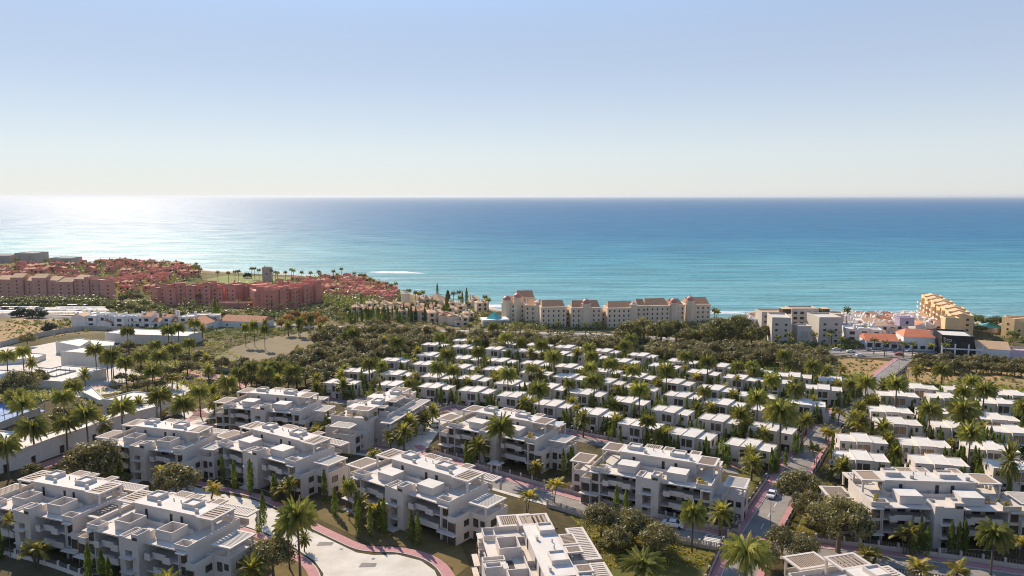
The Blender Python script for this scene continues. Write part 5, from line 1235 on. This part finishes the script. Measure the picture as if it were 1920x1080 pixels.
houses(spread([(190, 493), (330, 500), (372, 512), (340, 516), (180, 500)], 26, 12, 2), red_h, 1.1, 'red house nearest the shore on the headland, %s from the left', 'house', 'red houses of the old town', 2)
houses(spread([(545, 532), (600, 526), (680, 528), (755, 560), (740, 572), (620, 560), (590, 545)], 60, 10, 3), red_h, 1.1, 'bright red house between the red hotel and the beach, %s from the left', 'house', 'red houses of the old town', 3)
houses(spread([(440, 540), (560, 534), (600, 545), (560, 556), (440, 552)], 14, 14, 4), red_h, 1.1, 'red house just behind the red hotel, %s from the left', 'house', 'red houses of the old town', 4)
houses(spread([(205, 528), (290, 524), (300, 545), (275, 560), (222, 552)], 12, 13, 14), red_h, 1.15, 'red house in the gap between the brown-red and the red rows, %s from the left', 'house', 'red houses of the old town', 14)
# ---- long buildings along a base line of photograph pixels
def slab(name, base, depth, heights, wall, roof, label, cat, win=5.0, storey=3.2, style='flat', roofmat=None, group=None, wsize=(1.5, 1.5), step=0.0, maxwin=96):
    W = W2(base); c = Vector(W[0]); z0 = min(T(*p) for p in W); t = thing(name, (c.x, c.y, z0), 0, label, cat, group)
    b = MB(); rf = MB(); nw = 0; up_ = Vector((0, 1))
    for i, (a, d) in enumerate(zip(W, W[1:])):
        a, d = Vector(a) - c, Vector(d) - c; u = (d - a).normalized(); n = Vector((-u.y, u.x)); n = n if n.y > 0 else -n
        h = heights[i % len(heights)]; off = n * (step * (i % 2)); q = [a + off, d + off, d + off + n * depth, a + off + n * depth]
        b.prism([tuple(v) for v in q], -2, h)
        e = .35; ii = offs_poly([tuple(v) for v in q], e)
        if style == 'flat':
            for k in range(4): rf.prism([tuple(q[k]), tuple(q[(k + 1) % 4]), ii[(k + 1) % 4], ii[k]], h, h + .9)
            rf.quad(*[(*p, h + .02) for p in ii], 1)
        else:
            m0 = (q[0] + q[3]) / 2; m1 = (q[1] + q[2]) / 2; hr = depth * .22; v = [(*(p + (p - (m0 + m1) / 2).normalized() * .4), h + .01) for p in q]
            mm0, mm1 = (*(m0 + (m1 - m0) * (.18 if style == 'hip' else 0)), h + hr), (*(m1 + (m0 - m1) * (.18 if style == 'hip' else 0)), h + hr)
            rf.quad(v[0], v[1], mm1, mm0, 1); rf.quad(v[2], v[3], mm0, mm1, 1); rf.tri(v[3], v[0], mm0, 1); rf.tri(v[1], v[2], mm1, 1); rf.quad(v[0], v[3], v[2], v[1], 0)
        ln = (d - a).length; k = int(ln / win); fl = int((h - .5) / storey)
        for f in range(fl):
            for j in range(k):
                if nw >= maxwin: break
                p = a + off + u * (ln * (j + .5) / k); sgn = 1 if u.x > 0 else -1
                o = window(t, -wsize[0] / 2, wsize[0] / 2, f * storey + 1.0, f * storey + 1.0 + wsize[1], 0, -1, bars=0, glass='dark', frame=wall, fr=.12)
                o.location = (p.x, p.y, 0); o.rotation_euler = (0, 0, math.atan2(u.y * sgn, u.x * sgn)); nw += 1
    b.build('wall', wall, t); rf.build('roof', [wall, roofmat or roof], t)
    m = Vector(W[len(W) // 2]); mark(m, 'the ' + label); return t
tan = 'tan'
slab('apartment_building', [(-40, 557), (-8, 557), (22, 558), (45, 558), (62, 559)], 14, (17, 15.5, 17.5, 15), 'redbrown', tan, 'brown-red apartment building, leftmost of three in a row', 'apartment building', 6, group='brown-red buildings', step=1.5, style='gable')
slab('apartment_building', [(62, 559), (88, 559), (108, 560), (138, 560), (160, 561)], 14, (17.5, 15.5, 14.5, 17), 'redbrown', tan, 'brown-red apartment building, middle of three in a row', 'apartment building', 6, group='brown-red buildings', step=1.5, style='gable')
slab('apartment_building', [(160, 561), (168, 561), (190, 562), (217, 560)], 14, (18, 16, 15), 'redbrown', tan, 'brown-red apartment building, rightmost of three in a row', 'apartment building', 6, group='brown-red buildings', step=1.5)
slab('red_hotel', [(283, 567), (297, 570), (312, 572), (330, 572), (350, 571), (366, 571), (381, 571), (395, 571), (408, 571), (418, 571), (438, 573)], 15, (12.5, 15.5, 14.0, 16.5, 14.5, 13.5, 17, 15), 'red', 'red', 'long red hotel wing with four rows of windows, left of the gap', 'hotel', 4.2, group='red hotel wings', step=2.4)
slab('red_hotel', [(449, 566), (460, 570), (470, 574), (478, 582), (497, 583), (515, 584), (526, 582), (535, 581), (548, 577), (560, 574), (571, 572), (582, 570), (593, 568), (604, 566)], 15, (13.5, 16, 14, 17.5, 16, 17, 15, 16.8, 14.5), 'red', 'red', 'red hotel wing bending towards the camera, right of the gap', 'hotel', 4.2, group='red hotel wings', step=2.4)
slab('hotel_annex', [(396, 577), (470, 578)], 9, (3.5,), 'red', tan, 'low red annex with pink roofs before the gap of the red hotel', 'hotel annex', 9)
slab('warehouse', [(-30, 493), (18, 493)], 30, (9, ), 'greystone', 'stone', 'low grey building at the far left shore', 'building', 12)
slab('warehouse', [(28, 493), (66, 493)], 30, (12, ), 'greystone', 'stone', 'grey-brown box building on the left shore with palms behind', 'building', 12)
slab('warehouse', [(92, 497), (134, 497)], 25, (8, ), 'greystone', 'stone', 'grey-blue low building by the glittering sea', 'building', 12)
v = P(502, 527); t = thing('stone_tower', v, rad(10), 'old square stone watchtower on the seaside lawn', 'tower'); mark(v, 'the old stone watchtower')
b = MB(); b.prism([(-4.6, -4.6), (4.6, -4.6), (4.6, 4.6), (-4.6, 4.6)], -1, 13.5); b.ring(-4.8, 4.8, -4.8, 4.8, 13.5, 14.6, .8); b.build('wall', 'greystone', t); window(t, -.6, .6, 7, 8.8, -4.6, bars=0, glass='dark')
slab('supermarket', [(413, 613), (492, 616)], 14, (4.2, ), 'purewhite', 'tile', 'long white supermarket with a terracotta roof', 'supermarket', 9, style='gable')
slab('supermarket', [(384, 621), (413, 613)], 16, (4.8, ), 'purewhite', 'tile', 'white shed with grey flank left of the supermarket', 'shed', 12, style='gable')
houses([tuple(P(x, y).xy) for x, y in ((156, 612), (172, 609), (188, 612), (204, 613), (222, 612), (240, 613), (257, 612), (275, 613), (294, 611), (312, 611), (338, 610), (356, 611), (370, 613))], white_h, 1.15, 'white terraced house with terracotta roof behind the far club hall, %s from the left', 'house', 'white houses behind the club', 5)
for i, (x0, x1, y) in enumerate(((-20, 60, 590), (85, 150, 592), (80, 180, 587), (0, 70, 582), (100, 195, 583), (140, 200, 594), (-20, 50, 576), (110, 160, 578))):
    a, d = P(x0, y), P(x1, y); t = thing('shade_roof', a, math.atan2(d.y - a.y, d.x - a.x), 'long white car park shade roof, %s listed from the near left' % ordn(i + 1), 'shade roof', 'car park shade roofs'); L_ = (d - a).length
    b = MB(); b.box(0, L_, 0, 4.5, 2.6, 2.75); b.build('roof', 'purewhite', t); q = MB()
    for k in range(int(L_ / 8) + 1): q.box(k * 8, k * 8 + .15, 2.1, 2.3, -.2, 2.6)
    q.build('post', 'metal', t)['kind'] = 'stuff'; t['label'] = 'long white car park shade roof, in row %d counted from the field, %s' % (i + 1, ('leftmost', 'middle', 'by the houses')[0 if x0 < 10 else (1 if x0 < 120 else 2)])
for row, y in (('row nearest the red town', 579.5), ('middle row', 585), ('row nearest the field', 589.5)):
    for i, x in enumerate(sorted(random.uniform(0, 200) for _ in range(8))): put_car(random.choice((cw, cg)), x, y, rad(80), 'small parked car, %s from the left in the car park %s' % (ordn(i + 1), row))
# cream houses below the cypress row
cream_px = [(675, 590), (692, 592), (708, 594), (724, 596), (740, 597), (756, 600), (772, 598), (790, 600), (804, 594), (700, 582), (722, 584), (742, 585), (760, 586), (785, 588), (818, 603), (834, 606), (850, 608), (866, 610), (880, 600), (800, 575), (826, 578), (845, 580), (905, 582), (888, 574), (862, 588), (840, 592), (815, 590)]
houses([tuple(P(*p).xy) for p in cream_px], cream_h, 1.1, 'cream house with tiled roof behind the dense cypress row, %s from the left', 'house', 'cream houses behind the cypress row', 6)
v = P(761, 576); t = thing('round_tower', v, 0, 'cream round-cornered tower with a pale cap near the beach', 'tower'); b = MB(); b.lathe(0, 0, [(3.6, -1), (3.5, 10.5), (3.9, 10.6), (3.9, 11.3), (3.3, 11.4)], 10); b.build('wall', 'cream', t); b = MB(); b.lathe(0, 0, [(3.4, 11.4), (0.1, 13.2)], 10); b.build('roof', 'stone', t)
v = P(818, 572); t = thing('pavilion', v, rad(20), 'beach pavilion with a big pink-brown pyramid roof', 'pavilion'); b = MB(); b.box(-8, 8, -8, 8, -1, 3.5); b.build('wall', 'cream', t); b = MB(); b.lathe(0, 0, [(13, 3.6), (.1, 9.5)], 4); b.build('roof', 'tan', t)
v = P(927, 609); t = thing('glass_pavilion', v, rad(12), 'white pavilion with a teal glass pyramid roof left of the cream hotel', 'pavilion'); mark(v, 'the teal glass pyramid'); b = MB(); b.box(-9, 9, -6, 6, 3.2, 4.4)
for x in (-8.6, -3, 3, 8.6): b.box(x - .4, x + .4, -5.6, -4.8, -1, 3.2)
b.box(-8, 8, -3, 5.9, -1, 3.2); b.build('wall', 'purewhite', t); b = MB(); b.lathe(0, 0, [(5.6, 4.42), (.1, 9.2)], 4); b.build('glass_roof', 'teal', t)
# ---- cream hotel with domes
def hotel_wing(px0, px1, by, h, rz, label, roofh=3.6, depth=13, domes=(), towers=(), wins=3.1, back=0.0):
    a, d = P(px0, by), P(px1, by); m = (a + d) / 2; wd = abs(px1 - px0) / FPX * m.y / math.cos(rz); z = T(m.x, m.y)
    c = Vector((m.x - math.sin(rz) * back, m.y + math.cos(rz) * back)); t = thing('hotel_wing', (c.x, c.y, z), rz, label, 'hotel wing', 'wings of the cream hotel'); x0, x1 = -wd / 2, wd / 2; mark(c, 'the ' + label)
    b = MB(); b.box(x0, x1, 0, depth, -2, h); b.box(x0 - .15, x1 + .15, -.25, depth + .2, h, h + .5); b.box(x0 - .1, x1 + .1, -.12, 0, 3.3, 3.5); b.build('wall', 'cream', t)
    rf = MB(); gable(rf, x0 + .8, x1 - .8, 1.2, depth - 1, h + .503, roofh, 1, .2, hip=min(1.0, wd * .1)); rf.build('roof', ['cream', 'tilebrown'], t)
    n = max(1, int(wd / wins))
    for f in range(int(h / 3.0)):
        for j in range(n):
            x = x0 + wd * (j + .5) / n
            if any(abs(x - tx) < 2.2 for tx, *_ in domes): continue
            window(t, x - .55, x + .55, f * 3.05 + .9, f * 3.05 + 2.5, 0, -1, bars=0, fr=.1, frame='cream', glass='dark')
    for tx, r_, hh, cap in domes:
        b = MB(); b.lathe(tx, 1.0, [(r_, -2), (r_, hh), (r_ * 1.12, hh + .05), (r_ * 1.12, hh + .6), (r_ * .95, hh + .65)], 8); tw = b.build('tower', 'cream', t)
        b = MB()
        if cap == 'dome': b.lathe(tx, 1.0, [(r_ * .95, hh + .65), (r_ * .93, hh + 1.4), (r_ * .75, hh + 2.5), (r_ * .4, hh + 3.3), (.15, hh + 3.6), (.12, hh + 4.6)], 12)
        else: b.lathe(tx, 1.0, [(r_ * .95, hh + .65), (r_ * .5, hh + 1.6), (.15, hh + 2.6)], 8)
        b.build('dome', 'dome' if cap == 'dome' else 'cream', tw)
        for f in range(int(hh / 3.05)):
            window(tw, tx - .5, tx + .5, f * 3.05 + 1.0, f * 3.05 + 2.4, 1.0 - r_ * .924, -1, bars=0, fr=.1, frame='cream', glass='dark')
    return t
hotel_wing(940, 984, 604, 12.8, rad(-6), 'left end wing of the cream hotel, with two pink domes', 3.6, 16, [(-4.4, 3.2, 14.6, 'dome'), (3.0, 3.0, 16.6, 'dome')])
hotel_wing(966, 1004, 598, 14.5, rad(4), 'rear left wing of the cream hotel, seen above the end wing', 4.5, 14)
hotel_wing(984, 1014, 609, 12.8, rad(-10), 'corner wing of the cream hotel with a conical turret', 3.0, 15, [(4.0, 2.8, 15, 'cone')])
hotel_wing(1014, 1062, 614, 13, rad(6), 'hotel wing right of the conical turret', 3.8)
hotel_wing(1062, 1070, 612, 10.5, rad(6), 'narrow recessed link of the cream hotel, left of the central dome', 1.0, 10, back=3)
hotel_wing(1070, 1128, 614, 12.6, rad(6), 'central hotel wing with a pink dome in its middle', 4.0, 13, [(0, 2.9, 15.2, 'dome')])
hotel_wing(1128, 1138, 613, 9.5, rad(6), 'narrow recessed link of the cream hotel, right of the central dome', 1.0, 10, back=3)
hotel_wing(1138, 1192, 614, 12.4, rad(6), 'hotel wing with a low lantern turret on its roof', 3.6, 13, [(8.0, 2.4, 14.5, 'cone')])
hotel_wing(1192, 1212, 611, 13.2, rad(6), 'hip-roofed corner tower wing of the cream hotel', 3.6, 12)
hotel_wing(1208, 1256, 610, 12.8, rad(8), 'hotel wing with a steep brown roof left of the last two domes', 4.0, 14)
hotel_wing(1256, 1284, 609, 12.8, rad(16), 'hotel wing with the second last pink dome', 3.6, 13, [(-2.5, 3.0, 14.4, 'dome')])
hotel_wing(1284, 1332, 607, 12.8, rad(2), 'right end wing of the cream hotel with the last pink dome', 4.0, 14, [(-5.2, 3.1, 15.2, 'dome')])
# ---- beige complex
slab('apartment_building', [(1446, 645), (1481, 646)], 18, (14.5,), 'beige', 'deck', 'beige apartment building with small square windows, left of the grey box', 'apartment building', 4.5, group='beige buildings', wsize=(1.7, 1.4))
slab('apartment_building', [(1534, 645), (1577, 645)], 18, (14.5,), 'beige', 'deck', 'beige apartment building with small square windows, right of the grey box', 'apartment building', 4.5, group='beige buildings', wsize=(1.7, 1.4))
slab('apartment_building', [(1483, 632), (1533, 632)], 12, (16.5,), 'beige', 'tan', 'taller beige building with balconies behind the grey box', 'apartment building', 3.6, group='beige buildings', wsize=(2.4, 1.8))
slab('apartment_building', [(1427, 628), (1483, 628)], 12, (13.5,), 'beige', 'tan', 'stepped beige building behind the left square-windowed one', 'apartment building', 4.2, group='beige buildings')
slab('apartment_building', [(1534, 628), (1580, 630)], 12, (12.5,), 'beige', 'tan', 'stepped beige building behind the right square-windowed one', 'apartment building', 4.2, group='beige buildings')
t = slab('stair_core', [(1494, 645), (1520, 645)], 8, (9.5,), 'beige', 'deck', 'pale cubic entrance building with a grey square panel', 'building', 90)
b = MB(); b.box(2.5, 6.0, -.15, -.05, 3.5, 7.2); o = b.build('wall_panel', 'stone', t)
for x, y, w_, lb in ((1474, 594, 12, 'left'), (1540, 594, 12, 'right')):
    v = P(x, 645, 14.6); pass
# ---- shops
def text(s, parent, loc, size, m, rz=0.0, name='lettering'):
    cu = bpy.data.curves.new(name, 'FONT'); cu.body = s; cu.size = size; cu.extrude = .04; cu.materials.append(M[m]); tmp = bpy.data.objects.new(name, cu); o = bpy.data.objects.new(name, bpy.data.meshes.new_from_object(tmp)); bpy.data.objects.remove(tmp); COL.objects.link(o)
    o.parent = parent; o.location = loc; o.rotation_euler = (math.pi / 2, 0, rz); return o
tS = slab('shop', [(1623, 654), (1684, 656)], 14, (4.6,), 'purewhite', 'tilered', 'single-storey white shop with an orange-red roof', 'shop', 4.0, style='gable', wsize=(3.0, 2.6), storey=4.0)
v = P(1623, 654); v2 = P(1684, 656); an = math.atan2(v2.y - v.y, v2.x - v.x); b = MB(); b.box(7.5, 19.5, -.9, -.6, 3.2, 5.0); o = b.build('sign', 'pale', tS); o.rotation_euler = (0, 0, an)
text('MARINANTICO', tS, (7.9 * math.cos(an) + .92 * math.sin(an), 7.9 * math.sin(an) - .92 * math.cos(an), 3.6), 1.55, 'black', an)
slab('shop', [(1693, 657), (1752, 659)], 15, (7.6,), 'purewhite', 'tilered', 'two-storey white shop building with orange-red roof and purple turret', 'shop', 3.4, style='hip', wsize=(2.7, 2.0), storey=3.6)
v = P(1711, 640); t = thing('roof_turret', (v.x, v.y + 10, T(v.x, v.y) + 7.6), rad(4), 'purple-white square turret over the two-storey shop', 'turret'); b = MB(); b.box(-4.5, 4.5, -2.5, 2.5, 0, 4.6); b.ring(-4.7, 4.7, -2.7, 2.7, 4.6, 5.2, .4); b.build('wall', 'purple', t); window(t, -.8, .8, 1.2, 3.0, -2.5, bars=0)
t = slab('shop', [(1764, 665), (1825, 668)], 20, (9.6,), 'black', 'roof', 'black-clad shop with pale frame and white shopfront bays', 'shop', 6.2, storey=3.6, wsize=(4.8, 2.6))
v = P(1764, 665); ang = math.atan2(P(1825, 668).y - v.y, P(1825, 668).x - v.x)
b = MB()
for x in (-.0, 6.0, 12.2, 18.4): b.box(x + .0, x + .7, -.5, -.02, -1, 6.2)
b.box(0, 19, -.55, -.02, 3.2, 3.9); fr = b.build('shopfront_frame', 'purewhite', t); fr.rotation_euler = (0, 0, ang)
text('STO', t, (.8, -.12 + math.sin(ang) * .8, 7.2), 2.0, 'sign', ang)
b = MB(); b.box(.6, 1.7, -.14, -.05, 8.7, 9.4); o = b.build('sign', 'signorange', t); o.rotation_euler = (0, 0, ang)
slab('roof_box', [(1770, 640), (1797, 641)], 8, (13,), 'ochre', 'deck', 'yellow-ochre box rising behind the black shop', 'building', 90)
tP = slab('shop', [(1829, 668), (1893, 672)], 14, (4.4,), 'purewhite', 'tan', 'low white shop with a tan roof right of the black shop', 'shop', 4.4, style='gable', wsize=(3.0, 2.4), storey=4.0)
slab('shop', [(1893, 672), (1935, 674)], 10, (3.6,), 'purple', 'tan', 'small purple shop at the right edge of the photo', 'shop', 5, wsize=(3.0, 2.0))
# long ochre block running towards the sea
A0, A1 = Vector((262, 440)), Vector((289, 524)); u = (A1 - A0).normalized(); nL = Vector((-u.y, u.x)); ln = (A1 - A0).length
t = thing('apartment_building', (A0.x, A0.y, T(*A0)), math.atan2(u.y, u.x), 'long ochre block with pale fins and stepped roofs running to the sea', 'apartment building'); mark(A0 + u * 30, 'the long ochre block')
b = MB(); k = 9; s = ln / k; r = random.Random(3)
for i in range(k):
    h = 13.2 + (i % 3) * .7; y0 = r.choice((0, .8, -.8)); b.box(i * s, (i + 1) * s - .01, -12 + y0 * .2, y0, -2, h); b.box(i * s, i * s + .5, y0, y0 + 1.8, -2, h - 1); b.ring(i * s, (i + 1) * s - .01, -12 + y0 * .2, y0, h, h + .7, .3)
b.build('wall', 'ochre', t)
rf = MB()
for i in range(k): gable(rf, i * s + .6, (i + 1) * s - .6, -11, -1.5, 13.4 + (i % 3) * .7, 1.6, 1, 0)
rf.build('roof', ['ochre', 'tan'], t)
for i in range(k):
    for f in range(4):
        window(t, i * s + 1.4, i * s + 3.6, f * 3.2 + .8, f * 3.2 + 2.6, .82, 1, bars=0, fr=.12, frame='cream')
        q = MB(); q.box(i * s + 4.4, i * s + 8.2, .8, 2.1, f * 3.2 - .2, f * 3.2); q.box(i * s + 4.4, i * s + 8.2, 1.95, 2.1, f * 3.2, f * 3.2 + 1.0); q.build('balcony', 'cream' if (i + f) % 2 else 'purewhite', t)
for f in range(4): window(t, -9.5, -8, f * 3.2 + 1, f * 3.2 + 2.3, 0, -1, axis='y', bars=0); window(t, -4, -2.5, f * 3.2 + 1, f * 3.2 + 2.3, 0, -1, axis='y', bars=0)
slab('apartment_building', [(1876, 630), (1900, 634), (1960, 637)], 25, (11, 9.5), 'ochre', 'tan', 'low ochre building among trees at the right edge', 'building', 4.5)
v = P(1858, 622); t = thing('pavilion', v, rad(30), 'small pavilion with a pale teal pyramid roof between two umbrella pines', 'pavilion'); b = MB(); b.box(-5, 5, -5, 5, -1, 3.2); b.build('wall', 'cream', t); b = MB(); b.lathe(0, 0, [(8.5, 3.2), (.1, 6.4)], 4); b.build('roof', 'teal', t)
bh = [(1585, 612), (1596, 618), (1592, 632), (1606, 607), (1613, 616), (1623, 612), (1632, 624), (1641, 618), (1650, 612), (1657, 622), (1667, 628), (1674, 616), (1681, 610), (1690, 618), (1701, 612), (1709, 622), (1719, 616), (1730, 624), (1742, 628), (1602, 638), (1617, 633), (1638, 634), (1661, 610), (1686, 626), (1752, 634), (1733, 634), (1715, 630), (1607, 625), (1648, 630)]
houses([tuple(P(*p).xy) for p in bh], white_h, 1.15, 'white beach house crowded behind the shops, %s from the left', 'house', 'white beach houses', 8)
houses([tuple(P(*p).xy) for p in ((1405, 611), (1416, 605), (1426, 614), (1418, 620), (1434, 606), (1408, 622))], white_h, 1.2, 'white beach house left of the beige buildings, %s from the left', 'house', 'white beach houses', 9)
houses(spread([(1583, 604), (1738, 602), (1756, 630), (1690, 632), (1588, 634)], 26, 8.5, 15), white_h + cream_h[:1], 1.05, 'white house deeper in the beach quarter, %s from the left', 'house', 'white beach houses', 15)
for tb, x0, x1 in ((1, 1462, 1478), (2, 1536, 1549)):
    v = P((x0 + x1) / 2, 632); t = thing('roof_box', (v.x, v.y, T(v.x, v.y) + 14.6), 0, 'dark brown roof box on the %s square-windowed beige building' % ('left' if tb == 1 else 'right'), 'roof box'); b = MB(); w_ = (x1 - x0) / FPX * v.y / 2; b.box(-w_, w_, -3, 3, 0, 2.8); b.build('wall', 'darkframe', t); b = MB(); b.box(-w_ - .3, w_ + .3, -3.3, 3.3, 2.8, 3.1); b.build('roof', 'tan', t)
# ---- trees of the coast
street_t = [make_round(5.5, 3.4, 51, 22, 50, .45, leaf='far', name='street_tree'), make_round(6.5, 3.8, 52, 22, 50, .45, leaf='far', name='street_tree')]
for yy, xs in ((564, range(8, 160, 12)), (571, range(2, 120, 13))):
    for x in xs: put_round(x, yy, 8, pr=random.choice(street_t), species='round light-green street tree', base_R=3.5, H=3.8)
for x, y, r_ in ((230, 556, 10), (248, 548, 9), (270, 566, 9), (290, 574, 8), (310, 577, 8), (355, 577, 8), (385, 577, 8), (405, 577, 7), (600, 575, 9), (615, 570, 9), (630, 577, 9), (650, 580, 10), (575, 578, 9), (555, 582, 9), (535, 585, 8), (670, 575, 9), (690, 572, 9), (710, 575, 9), (595, 585, 9), (182, 563, 9), (150, 571, 8), (205, 572, 9), (225, 570, 10), (258, 552, 11), (240, 575, 10), (215, 585, 10), (262, 578, 11), (300, 580, 8), (470, 588, 9), (495, 590, 9), (515, 591, 8), (420, 585, 9), (400, 583, 8), (340, 586, 9), (320, 588, 9), (440, 588, 9), (370, 585, 8)): put_round(x, y, r_, pr=random.choice(street_t), species='light-green tree', base_R=3.5, H=4)
dark_bush = make_round(5.5, 4.2, 55, 30, 60, .4, leaf='fardark', name='dark_tree')
for x, y, r_ in ((40, 582, 14), (60, 584, 15), (78, 586, 13), (30, 586, 10), (92, 610, 15), (85, 614, 10), (463, 514, 9)): put_round(x, y, r_, pr=dark_bush, species='wide dark bushy tree', base_R=4.2, H=3.4)
aut = make_round(7.5, 4.2, 56, 34, 60, .36, leaf='autumn', name='autumn_tree')
for x, y, r_ in ((540, 594, 14), (552, 588, 12), (575, 592, 14), (592, 590, 13), (604, 597, 13), (528, 604, 11), (566, 604, 12)): put_round(x, y, r_, pr=aut, species='yellow-brown tree', base_R=4.2, H=5)
pine = make_round(10, 6.2, 57, 34, 90, .36, leaf='far', name='umbrella_pine', flat_=.42, trunk_r=.35)
for x, y, r_ in ((1826, 594, 20), (1870, 596, 20), (790, 567, 12), (812, 565, 10), (770, 570, 9), (1850, 604, 10), (1840, 612, 12), (1900, 624, 12)): put_round(x, y, r_, pr=pine, species='flat-crowned umbrella pine', base_R=6.2, H=8.5)
cp = Proto(make_palm('weep', 11.0, 2.6, 16, 91).root)
def coast_palm(px, py, h=12, sp='tall thin seaside palm'):
    v = P(px, py, h); plant(cp, v, sp, sc=(1.0, 1.0, h / 12))
for x, y in [(28, 484), (33, 485), (84, 487), (91, 486), (181, 488), (187, 489), (215, 489), (236, 489), (256, 490), (273, 491), (282, 491), (292, 491), (302, 494), (340, 492), (368, 493), (372, 499), (376, 503), (362, 500), (408, 509), (428, 510), (440, 508), (447, 507), (471, 502), (477, 502), (485, 505), (497, 500),
             (508, 506), (516, 509), (520, 510), (535, 509), (546, 504), (550, 506), (566, 509), (582, 510), (598, 508), (600, 512), (625, 507), (632, 513), (640, 503), (664, 511), (675, 514), (683, 514), (682, 520), (694, 522), (700, 524), (710, 529), (725, 529), (733, 533), (742, 530), (760, 545), (767, 543), (779, 547), (786, 549), (793, 546), (850, 548), (860, 546), (863, 556), (910, 555), (916, 560), (1589, 578), (1340, 579), (1344, 582)]:
    coast_palm(x, y, 12 if x < 1500 else 16)
for x, y in ((345, 560), (362, 563), (372, 553), (401, 563), (447, 562), (468, 560), (502, 562), (508, 567), (528, 570), (548, 566), (570, 570), (1622, 612), (1480, 625), (1458, 630), (1560, 620), (1572, 618), (1555, 626), (1578, 632), (1527, 625), (1640, 636), (1485, 634), (1660, 640), (1695, 642), (1712, 642), (1748, 645), (1774, 644), (1118, 604), (1045, 604), (967, 604), (976, 606), (1098, 606), (893, 603), (880, 608), (905, 612), (940, 612)):
    coast_palm(x, y, 8, 'short seaside palm')
c_y = make_cypress(11, 2.6, 900, 66, leaf='fardark', name='norfolk_pine', size=.5)
plant(c_y, P(840, 577), 'tall dark conifer with layered branches', sc=1.25)
undergrowth('woodland', [[(0, 500), (180, 496), (330, 500), (380, 525), (380, 545), (280, 560), (220, 560), (215, 535), (0, 530)], [(440, 545), (600, 527), (690, 530), (760, 565), (760, 580), (620, 585), (600, 560), (560, 545)]], 1150, 'far', 1.0, 'green gardens and trees between the red houses', h=(4.5, 9.0), seed=21, per=34, avoid=False)
undergrowth('woodland', [[(200, 566), (300, 572), (440, 583), (560, 588), (660, 585), (660, 605), (560, 608), (500, 600), (300, 596), (200, 592)], [(0, 566), (190, 564), (200, 575), (0, 574)]], 620, 'far', .85, 'green belt between the red hotel and the highway', h=(2.6, 7.0), seed=22, per=34, avoid=False)
undergrowth('woodland', [[(640, 590), (860, 606), (960, 612), (1100, 622), (1440, 645), (1440, 660), (1200, 640), (900, 622), (640, 612)], [(840, 580), (940, 590), (940, 606), (860, 600)], [(1330, 600), (1400, 606), (1400, 640), (1330, 640)]], 700, 'olive', .6, 'dark greenery along the far side of the highway before the cream hotel', h=(1.6, 3.4), seed=23, per=34, avoid=False)
undergrowth('hotel_garden', [[(935, 606), (1340, 604), (1340, 618), (935, 620)]], 330, 'far', .55, 'dark garden trees and hedges at the foot of the cream hotel', h=(1.6, 4.6), seed=31, per=40, avoid=False)
undergrowth('woodland', [[(1826, 610), (1960, 640), (1960, 668), (1900, 664), (1830, 640)], [(1575, 640), (1625, 645), (1625, 655), (1575, 655)], [(1430, 645), (1580, 648), (1580, 655), (1430, 655)]], 260, 'far', .5, 'mixed green gardens around the ochre buildings and shops', h=(1.2, 3.2), seed=24, per=34, avoid=False)
undergrowth('woodland', [[(-60, 596), (-60, 605), (150, 600), (300, 606), (420, 618), (520, 615), (640, 618), (640, 625), (520, 628), (400, 640), (360, 625), (150, 622)]], 420, 'far', .5, 'shrubby strip between the highway, the white houses and the club', h=(1.0, 2.6), seed=25, per=30, avoid=False)
# ================================================================ thin sea haze
b = MB(); b.box(-60000, 60000, -3000, 91000, -7, 130)
hz_m = bpy.data.materials.new('sea_haze'); hz_m.use_nodes = True; n_ = hz_m.node_tree; n_.nodes.clear()
ho = n_.nodes.new('ShaderNodeOutputMaterial'); hp = n_.nodes.new('ShaderNodeVolumePrincipled'); hp.inputs['Density'].default_value = 0.000024; hp.inputs['Color'].default_value = (0.80, 0.86, 0.93, 1); hp.inputs['Anisotropy'].default_value = 0.3
n_.links.new(hp.outputs[0], ho.inputs['Volume']); M['haze'] = hz_m
tag(b.build('haze', 'haze'), 'thin pale sea haze over the water and the coast', 'haze', kind='stuff')
# ================================================================ labels of the plants: each one by its neighbour and its place in the clump
CAT = {'palm_tree': 'palm tree', 'date_palm': 'palm tree', 'areca_palm': 'palm tree', 'broadleaf_tree': 'tree', 'cypress_tree': 'cypress'}
groups = {}
for o, sp in PLANTS:
    x, y = o.location.x, o.location.y
    ph = min(LANDMARKS, key=lambda l: (l[0] - x) ** 2 + (l[1] - y) ** 2)[2]
    groups.setdefault((sp, ph), []).append(o)
for (sp, ph), obs in groups.items():
    obs.sort(key=lambda o: PX(o.location)[0]); n = len(obs); base = obs[0].name.split('.')[0]
    for i, o in enumerate(obs):
        s = '%s beside %s' % (sp, ph) if n == 1 else '%s, %s from the left of %d beside %s' % (sp, ordn(i + 1), n, ph)
        wds = s.split()
        if len(wds) > 16: s = s.replace(' from the left of', ' of')
        if len(s.split()) > 16: s = s.replace(' of the ', ' in ', 1)
        tag(o, s, CAT.get(base, 'tree'), {'palm_tree': 'drooping palms of the estate', 'date_palm': 'date palms of the estate', 'areca_palm': 'areca palms of the estate', 'broadleaf_tree': 'broadleaf trees', 'cypress_tree': 'cypresses'}.get(base, 'trees'))
print('OBJECTS', len(bpy.data.objects), 'CYP', NC[0], 'PLANTS', len(PLANTS), 'VERTS', sum(len(m.vertices) for m in bpy.data.meshes))

for o in bpy.data.objects:
    if o.parent is None and len(str(o.get('label', '')).split()) > 16: print('LONG', len(o['label'].split()), o['label'])
